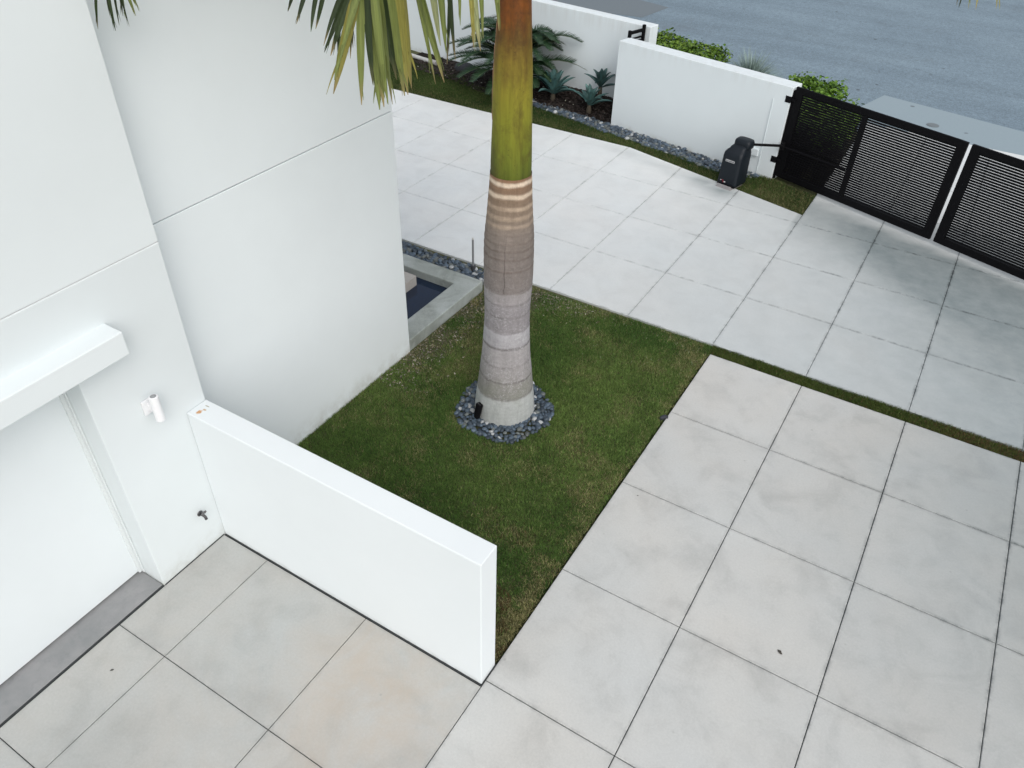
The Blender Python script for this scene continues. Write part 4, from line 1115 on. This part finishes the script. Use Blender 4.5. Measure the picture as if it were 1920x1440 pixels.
def scars(T, Z):
    zz = Z + 0.012 * (vnoise(np.cos(T) * 2 + 3, np.sin(T) * 2 + 3, 1.3, 3) - .5) * 2
    o = 0
    for r_ in RINGS: o = o + 0.0016 * np.exp(-((zz - r_) / 0.012) ** 2) - 0.0014 * np.exp(-((zz - r_ - 0.022) / 0.014) ** 2)
    return o + 0.004 * (vnoise(np.cos(T) * 3 + 5, np.sin(T) * 3 + Z * 5 + 9, 2.5, 4) - .5)
lathe("trunk", prof, TRUNK, palm, 110, 0.008, 0.035, 0.0035, scars)

t = NT("crownshaft")
z = t.sep(t.pos)
zt = t.math('DIVIDE', t.math('SUBTRACT', z[2], 2.55), 2.0)
zt = t.math('ADD', zt, t.math('MULTIPLY', t.math('SUBTRACT', t.noise(1.0, 4, 0.6, t.scale_vec(14, 14, 1.2)), .5), 0.22))
c = t.ramp(zt, [(0.0, (0.07, 0.085, 0.016)), (0.10, (0.125, 0.15, 0.020)), (0.25, (0.215, 0.22, 0.026)), (0.42, (0.25, 0.215, 0.028)), (0.54, (0.21, 0.145, 0.026)), (0.60, (0.17, 0.095, 0.022)), (0.68, (0.25, 0.085, 0.018)), (0.8, (0.24, 0.075, 0.02)), (1.0, (0.15, 0.12, 0.03))])
st = t.noise(1.0, 6, 0.68, t.scale_vec(30, 30, 1.1))
c = t.mix(1.0, c, t.ramp(st, [(0.25, 0.66), (0.5, 0.98), (0.8, 1.22)]), 'MULTIPLY')
bl = t.ramp(t.noise(5, 6, 0.75, t.scale_vec(1, 1, .55), .8), [(0.47, 0.0), (0.70, 0.72)])
c = t.mix(bl, c, (0.075, 0.048, 0.016))
sp = t.ramp(t.math('ADD', t.voro(26), t.math('MULTIPLY', t.noise(70), .1)), [(0.14, 0.5), (0.22, 0.0)])
c = t.mix(t.math('MULTIPLY', sp, t.ramp(t.noise(5), [(0.45, 0), (0.6, 1)])), c, (0.06, 0.04, 0.02))
t.bump(st, 0.25, 0.006)
c = t.mix(t.math('MULTIPLY', t.ramp(t.noise(4, 5, .7), [(0.42, 0.0), (0.62, 0.75)]), t.ramp(zt, [(0.40, 0.0), (0.56, 1.0)])), c, (0.075, 0.035, 0.018))
SHAFT = t.out(c, 0.6, 0.18)
def sheath(T, Z):
    a0 = np.radians(224 + 5 * np.sin(Z * 7) + 3 * np.sin(Z * 17) - (Z - 3.0) * 14)
    d = (T - a0 + np.pi) % (2 * np.pi) - np.pi
    return np.where((d > 0) & (d < 2.6), 0.009 * np.clip(1 - d / 2.6, 0, 1) * np.clip((Z - 3.0) / .25, 0, 1), 0)
lathe("crownshaft", shaft, SHAFT, palm, 192, 0.02, 0.06, 0.0035, sheath)
# the sheath edge that wraps round the crownshaft and peels away
mb = MB(); pts = []
for k in range(22):
    zz = 3.10 + k * 0.055; r_ = float(np.interp(zz, [p[0] for p in shaft], [p[1] for p in shaft])) + 0.007 + 0.012 * max(0, (zz - 3.6)) 
    a = R(223 + 5 * math.sin(zz * 7) + 3 * math.sin(zz * 17) - (zz - 3.0) * 14)
    pts.append((PALM[0] + .012 + r_ * math.cos(a), PALM[1] + .007 + r_ * math.sin(a), zz))
mb.tube(pts, [0.003 + 0.006 * math.sin(math.pi * min(1, k / 14)) + 0.002 * math.sin(k * 2.1) for k in range(22)], 6)
mb.build("sheath_edge", simple("sheath_dry", (0.30, 0.17, 0.10), 0.8, 0.4, 60), palm, smooth=True)

PL_ = mat_leaf("palm_leaf", 0.42, 0.25, 1.0, 0.4, 14)
_t = PL_.node_tree; _n = [n for n in _t.nodes if n.type == 'TEX_NOISE'][0]        # fibres along the hanging blades
_mp = _t.nodes.new('ShaderNodeMapping'); _mp.inputs['Scale'].default_value = (11, 11, 0.35)
_g = _t.nodes.new('ShaderNodeNewGeometry'); _t.links.new(_g.outputs['Position'], _mp.inputs['Vector']); _t.links.new(_mp.outputs[0], _n.inputs['Vector'])
PCOL = {'d': (0.040, 0.060, 0.024), 'g': (0.21, 0.25, 0.075), 'y': (0.40, 0.37, 0.10), 'p': (0.44, 0.47, 0.24)}
RIB = simple("frond_rib", (0.19, 0.20, 0.06), 0.5, 0.25, 30)
q = random.Random(77)
lprof = lambda t: (0.38 + 2.1 * t) if t < .28 else max(0.03, 0.97 * (1 - ((t - .28) / .74) ** 3.0))
def strand(L, r, tp, w, col, bow, nseg=10):
    r, tp = np.array(r), np.array(tp); b = q.uniform(0.82, 1.2)
    c = np.array(col) * b; e = c * q.uniform(0.7, 1.0)
    ct = r * 0.55 + tp * 0.45 + np.array(bow)
    up = np.array([0.45 + q.uniform(-.25, .25), -0.85 + q.uniform(-.2, .2), 0.25])     # blades hang broadside to the drive
    L.add(*blade(r, tp, ct, w, c, nseg, lprof, q.uniform(.15, .5), up=up, ecol=e, twist=q.uniform(-.7, .7), tipb=q.choice([0, .3, .8, 1.0])))
    d = tp - r
    for s_ in (-1, 1):                                       # frayed tip
        if q.random() < .6:
            p0 = r + d * q.uniform(.62, .8) + np.array(bow) * .6; side = np.array([0.85, 0.52, 0]) * s_ * w * q.uniform(.2, .7)
            L.add(*blade(p0, tp - d * q.uniform(-.02, .1) + side, (p0 + tp) / 2 + side * .8, w * .28, c * .8, 5, lambda t: 1 - .9 * t, .2, up=up))
LEAFDATA = [('A', -1.302, -4.453, 4.513, -1.35, -4.502, 4.392, 0.0206, 'd'),
 ('A', -1.241, -4.443, 4.52, -1.302, -4.505, 4.343, 0.0231, 'd'),
 ('A', -1.181, -4.434, 4.526, -1.232, -4.484, 4.313, 0.0229, 'd'),
 ('A', -1.145, -4.429, 4.53, -1.2, -4.482, 4.33, 0.0229, 'd'),
 ('A', -1.014, -4.381, 4.584, -1.14, -4.503, 4.267, 0.0275, 'd'),
 ('A', -0.992, -4.385, 4.577, -1.128, -4.517, 4.242, 0.03, 'd'),
 ('A', -0.978, -4.388, 4.572, -1.101, -4.504, 4.227, 0.0349, 'd'),
 ('A', -0.964, -4.389, 4.569, -1.1, -4.518, 4.046, 0.0548, 'y'),
 ('A', -0.944, -4.4, 4.551, -1.075, -4.525, 4.121, 0.0448, 'g'),
 ('A', -0.95, -4.401, 4.551, -0.991, -4.438, 3.988, 0.0423, 'g'),
 ('A', -0.973, -4.404, 4.548, -1.023, -4.45, 4.214, 0.02, 'd'),
 ('A', -0.941, -4.386, 4.572, -0.928, -4.374, 3.958, 0.0547, 'g'),
 ('A', -0.928, -4.377, 4.583, -0.909, -4.361, 3.972, 0.0521, 'g'),
 ('A', -0.905, -4.374, 4.586, -0.883, -4.356, 3.989, 0.0495, 'g'),
 ('A', -0.907, -4.339, 4.591, -0.884, -4.321, 3.979, 0.0473, 'g'),
 ('A', -0.92, -4.26, 4.588, -0.877, -4.225, 3.997, 0.0582, 'g'),
 ('A', -0.93, -4.198, 4.589, -0.897, -4.172, 3.984, 0.0564, 'y'),
 ('A', -0.939, -4.145, 4.591, -0.909, -4.122, 4.001, 0.0569, 'y'),
 ('A', -0.969, -4.017, 4.627, -0.838, -3.922, 3.992, 0.0475, 'g'),
 ('A', -0.968, -4.01, 4.621, -0.88, -3.945, 3.982, 0.0317, 'g'),
 ('A', -1.025, -3.788, 4.637, -0.977, -3.754, 4.123, 0.0468, 'p'),
 ('A', -1.063, -3.642, 4.626, -1.034, -3.621, 4.041, 0.0454, 'g'),
 ('A', -1.104, -3.486, 4.601, -1.078, -3.467, 3.961, 0.0352, 'd'),
 ('A', -1.134, -3.391, 4.593, -1.175, -3.42, 3.903, 0.0269, 'd'),
 ('A', -1.171, -3.264, 4.573, -1.176, -3.267, 4.096, 0.0276, 'g'),
 ('A', -1.206, -3.136, 4.553, -1.141, -3.094, 3.911, 0.0534, 'p'),
 ('A', -1.196, -3.173, 4.559, -1.159, -3.148, 3.94, 0.0343, 'y'),
 ('A', -1.274, -2.917, 4.5, -1.247, -2.899, 3.929, 0.0361, 'g'),
 ('A', -1.351, -2.662, 4.437, -1.293, -2.626, 3.909, 0.0448, 'g'),
 ('A', -0.924, -4.383, 4.574, -0.938, -4.396, 4.086, 0.0397, 'd'),
 ('A', -0.91, -4.312, 4.586, -0.875, -4.284, 4.095, 0.0451, 'd'),
 ('A', -1.082, -4.376, 4.598, -1.133, -4.424, 4.142, 0.0227, 'd'),
 ('A', -0.934, -4.177, 4.59, -0.938, -4.18, 4.137, 0.036, 'd'),
 ('A', -0.983, -3.926, 4.636, -0.957, -3.906, 4.205, 0.0241, 'g'),
 ('A', -1.052, -4.371, 4.601, -1.062, -4.38, 4.242, 0.0201, 'd'),
 ('L', -2.714, -4.573, 4.376, -2.751, -4.631, 4.119, 0.0207, 'd'),
 ('L', -2.72, -4.511, 4.365, -2.736, -4.535, 4.091, 0.021, 'd'),
 ('L', -2.724, -4.476, 4.359, -2.739, -4.5, 4.113, 0.0181, 'd'),
 ('L', -2.726, -4.447, 4.354, -2.725, -4.446, 4.098, 0.0212, 'd'),
 ('L', -2.728, -4.419, 4.349, -2.743, -4.442, 4.124, 0.0183, 'g'),
 ('L', -2.73, -4.398, 4.345, -2.722, -4.388, 4.145, 0.0214, 'g'),
 ('L', -2.731, -4.37, 4.34, -2.722, -4.356, 4.162, 0.0154, 'g'),
 ('L', -2.722, -4.493, 4.362, -2.749, -4.535, 4.156, 0.018, 'd'),
 ('L', -2.727, -4.433, 4.352, -2.744, -4.459, 4.156, 0.0213, 'd'),
 ('L', -2.722, -4.361, 4.312, -2.725, -4.366, 4.193, 0.0154, 'g'),
 ('R', 1.383, -1.809, 4.471, 1.407, -1.807, 4.285, 0.0124, 'd'),
 ('R', 1.43, -1.78, 4.472, 1.457, -1.779, 4.281, 0.0155, 'g'),
 ('R', 1.467, -1.746, 4.485, 1.496, -1.745, 4.277, 0.0186, 'y'),
 ('R', 1.515, -1.728, 4.474, 1.599, -1.727, 4.291, 0.0093, 'y'),
 ('R', 1.541, -1.712, 4.475, 1.62, -1.711, 4.285, 0.0093, 'y'),
 ('R', 1.357, -1.836, 4.458, 1.392, -1.834, 4.302, 0.0093, 'd')]
def rib_tube(pts, r0, r1):
    mb = MB(); P = [Vector(p) for p in pts]; out = []
    n = len(P)
    for i in range(n - 1):                                  # Catmull-Rom smoothing
        a, b, c_, d = P[max(i - 1, 0)], P[i], P[i + 1], P[min(i + 2, n - 1)]
        for s_ in range(5):
            u = s_ / 5
            out.append(0.5 * ((2 * b) + (c_ - a) * u + (2 * a - 5 * b + 4 * c_ - d) * u * u + (3 * b - a - 3 * c_ + d) * u ** 3))
    out.append(P[-1]); m = len(out)
    mb.tube(out, [r0 + (r1 - r0) * i / (m - 1) for i in range(m)], 8)
    return mb, out
CROWN = np.array([PALM[0] + 0.012, PALM[1] + 0.008, 4.45])
RIBS = {'A': [tuple(CROWN), (-1.43, -2.40, 4.58), (-1.351, -2.662, 4.52), (-1.206, -3.136, 4.60), (-1.105, -3.484, 4.64), (-1.025, -3.788, 4.66), (-0.969, -4.017, 4.645), (-0.939, -4.145, 4.61), (-0.910, -4.30, 4.600), (-0.93, -4.39, 4.585), (-1.01, -4.385, 4.590)],
        'L': [tuple(CROWN), (-1.75, -2.6, 4.95), (-2.15, -3.2, 5.05), (-2.5, -3.8, 4.85), (-2.68, -4.2, 4.52), (-2.728, -4.37, 4.36), (-2.724, -4.47, 4.365), (-2.716, -4.56, 4.378)],
        'R': [tuple(CROWN), (-0.9, -2.05, 5.0), (0.1, -1.98, 5.2), (0.9, -1.92, 4.95), (1.25, -1.86, 4.62), (1.38, -1.80, 4.50), (1.47, -1.745, 4.49), (1.545, -1.71, 4.48)]}
CAMP = np.array([1.70401697, -7.4535235, 5.417649])
def inframe(p, m=30):
    v = CR @ (np.asarray(p) - CAMP)
    if v[2] < 0.1: return False
    x, y = 960 + 1455.4 * v[0] / v[2], 720 + 1455.4 * v[1] / v[2]
    return -m < x < 1920 + m and -m < y < 1440 + m
for key in ('A', 'L', 'R'):
    fr = empty("frond", tuple(CROWN), None, None); fr.parent = palm; fr.matrix_parent_inverse = Matrix(); fr.location = Vector(CROWN) - palm.location
    mb, cl = rib_tube(RIBS[key], 0.030, 0.006); mb.build("rib", RIB, fr, smooth=True)
    L = LM()
    for row in LEAFDATA:
        if row[0] != key: continue
        bow = (q.uniform(-.02, .02), q.uniform(-.02, .02), 0.03)
        strand(L, row[1:4], row[4:7], row[7], PCOL[row[8]], bow)
    for i in range(8, len(cl) - 1):                          # the leaflets that stay above, pointing out and up
        p = np.array(cl[i]); tg = np.array(cl[i + 1]) - np.array(cl[i - 1]); tg /= np.linalg.norm(tg)
        sd_ = np.cross(tg, (0, 0, 1)); sd_ /= np.linalg.norm(sd_)
        for s_ in (-1, 1):
            for k in range(2):
                dv = sd_ * s_ * q.uniform(.5, .9) + tg * q.uniform(.2, .6) + np.array([0, 0, q.uniform(.0, .5)])
                tp_ = p + dv / np.linalg.norm(dv) * q.uniform(.35, .7) - np.array([0, 0, .1])
                if inframe(tp_) or inframe((p + tp_) / 2) or inframe(tp_ * .8 + p * .2) or tp_[0] < -2.9: continue
                strand(L, p, tp_, q.uniform(.025, .04), PCOL[q.choice('dggy')], (0, 0, .06), 6)
    L.build("leaflets", PL_, fr)
# the rest of the crown, above the picture
for k, (az, el, ln) in enumerate([(25, 58, 2.6), (85, 54, 2.6), (140, 55, 2.6), (205, 64, 2.4), (300, 74, 2.2), (350, 72, 2.4), (172, 62, 1.5), (190, 70, 1.5), (228, 64, 2.2)]):
    d = np.array([math.cos(R(az)), math.sin(R(az)), 0])
    P0 = CROWN + np.array([0, 0, .05]); P1 = P0 + d * ln * .35 + np.array([0, 0, ln * math.sin(R(el)) * 1.0]); P2 = P0 + d * ln * .95 + np.array([0, 0, ln * math.sin(R(el)) * .55])
    if P2[0] < -2.85: P2[0] = -2.8; P1[0] = max(P1[0], -2.4)
    ts = np.linspace(0, 1, 8); pts = [(1 - u) ** 2 * P0 + 2 * u * (1 - u) * P1 + u * u * P2 for u in ts]
    fr = empty("frond", tuple(CROWN), None, None); fr.parent = palm; fr.location = Vector(CROWN) - palm.location
    mb, cl = rib_tube(pts, 0.03, 0.005); mb.build("rib", RIB, fr, smooth=True)
    L = LM()
    for i in range(4, len(cl) - 1):
        p = np.array(cl[i]); tg = np.array(cl[i + 1]) - np.array(cl[i - 1]); tg /= np.linalg.norm(tg)
        sd_ = np.cross(tg, (0, 0, 1)); sd_ /= np.linalg.norm(sd_) + 1e-9
        for s_ in (-1, 1):
            for kk in range(3 if 160 < az < 235 else 2):
                dv = sd_ * s_ * q.uniform(.6, .95) + tg * q.uniform(.2, .6) + np.array([0, 0, q.uniform(-.1, .5)])
                l_ = q.uniform(.5, .8); tp_ = p + dv / np.linalg.norm(dv) * l_ - np.array([0, 0, .22])
                if tp_[0] < -2.92 or any(inframe(p + (tp_ - p) * u) for u in (0, .3, .6, 1)): continue
                strand(L, p, tp_, q.uniform(.03, .045), PCOL[q.choice('ddggy')], (0, 0, .10), 6)
    L.build("leaflets", PL_, fr)

# ------------------------------------------------------------------ small litter
def litter(name, x, y, z, s_, a, col, label, cat="leaf"):
    d = np.array([math.cos(a), math.sin(a), 0]); e = np.array([-d[1], d[0], 0]); p = np.array([x, y, z])
    V = np.array([p - d * s_, p - d * s_ * .2 + e * s_ * .45 + (0, 0, s_ * .35), p + d * s_ * .6 + e * s_ * .3 + (0, 0, s_ * .15), p + d * s_ + (0, 0, s_ * .3), p + d * s_ * .4 - e * s_ * .35 + (0, 0, s_ * .1), p - d * s_ * .3 - e * s_ * .4 + (0, 0, s_ * .3)])
    me = np_mesh(name, V, np.array([[0, 1, 4, 5], [1, 2, 3, 4]]), np.repeat(np.array([col]), 6, 0))
    tag(link(name, me, mat_leaf("dry_leaf", 0.7, 0.05)), label, cat)
litter("fallen_leaf", 1.852, -3.425, 0.001, 0.028, -0.6, (0.06, 0.055, 0.045), "small dark curled leaf alone on a near driveway tile")
litter("fallen_leaf", 0.232, -2.51, 0.001, 0.010, 0.4, (0.05, 0.045, 0.04), "tiny dark speck of leaf on the tile next to the lawn")
litter("fallen_leaf", -2.385, -6.26, 0.001, 0.016, 0.9, (0.06, 0.06, 0.05), "thin dark leaf scrap on the garage pad near the threshold")
mb = MB(); q2 = random.Random(3)
sh = [(-0.030, -1.375), (-0.012, -1.325), (0.005, -1.308), (0.028, -1.305), (0.050, -1.315), (0.050, -1.340), (0.028, -1.342), (0.012, -1.362), (-0.005, -1.385)]
mb.prism(sh, -0.028, 0.020)
tag(mb.build("sprinkler_head", simple("sprinkler_dark", (0.03, 0.033, 0.042), 0.7, 0.3, 40), bevel=0.008), "dark grey lump of a sprinkler head at the lawn edge", "sprinkler")
for (x, y, s_, lb) in ((-8.02, 6.88, 0.20, "dark rough rock at the foot of the long wall, left of the cycad"),):
    V0, F0 = ICO; W = V0 * (1 + .25 * (vnoise(V0[:, 0] * 2 + 5, V0[:, 1] * 2 + V0[:, 2] * 3 + 7, 1.5, 3)[:, None] - .5) * 2) * np.array([1.5, .8, .8]) * s_ + np.array([x, y, 0.02])
    tag(link("rock", np_mesh("rock", W, F0), simple("rock_dark", (0.03, 0.033, 0.038), 0.9, 0.5, 20, bump=.6)), lb, "rock")
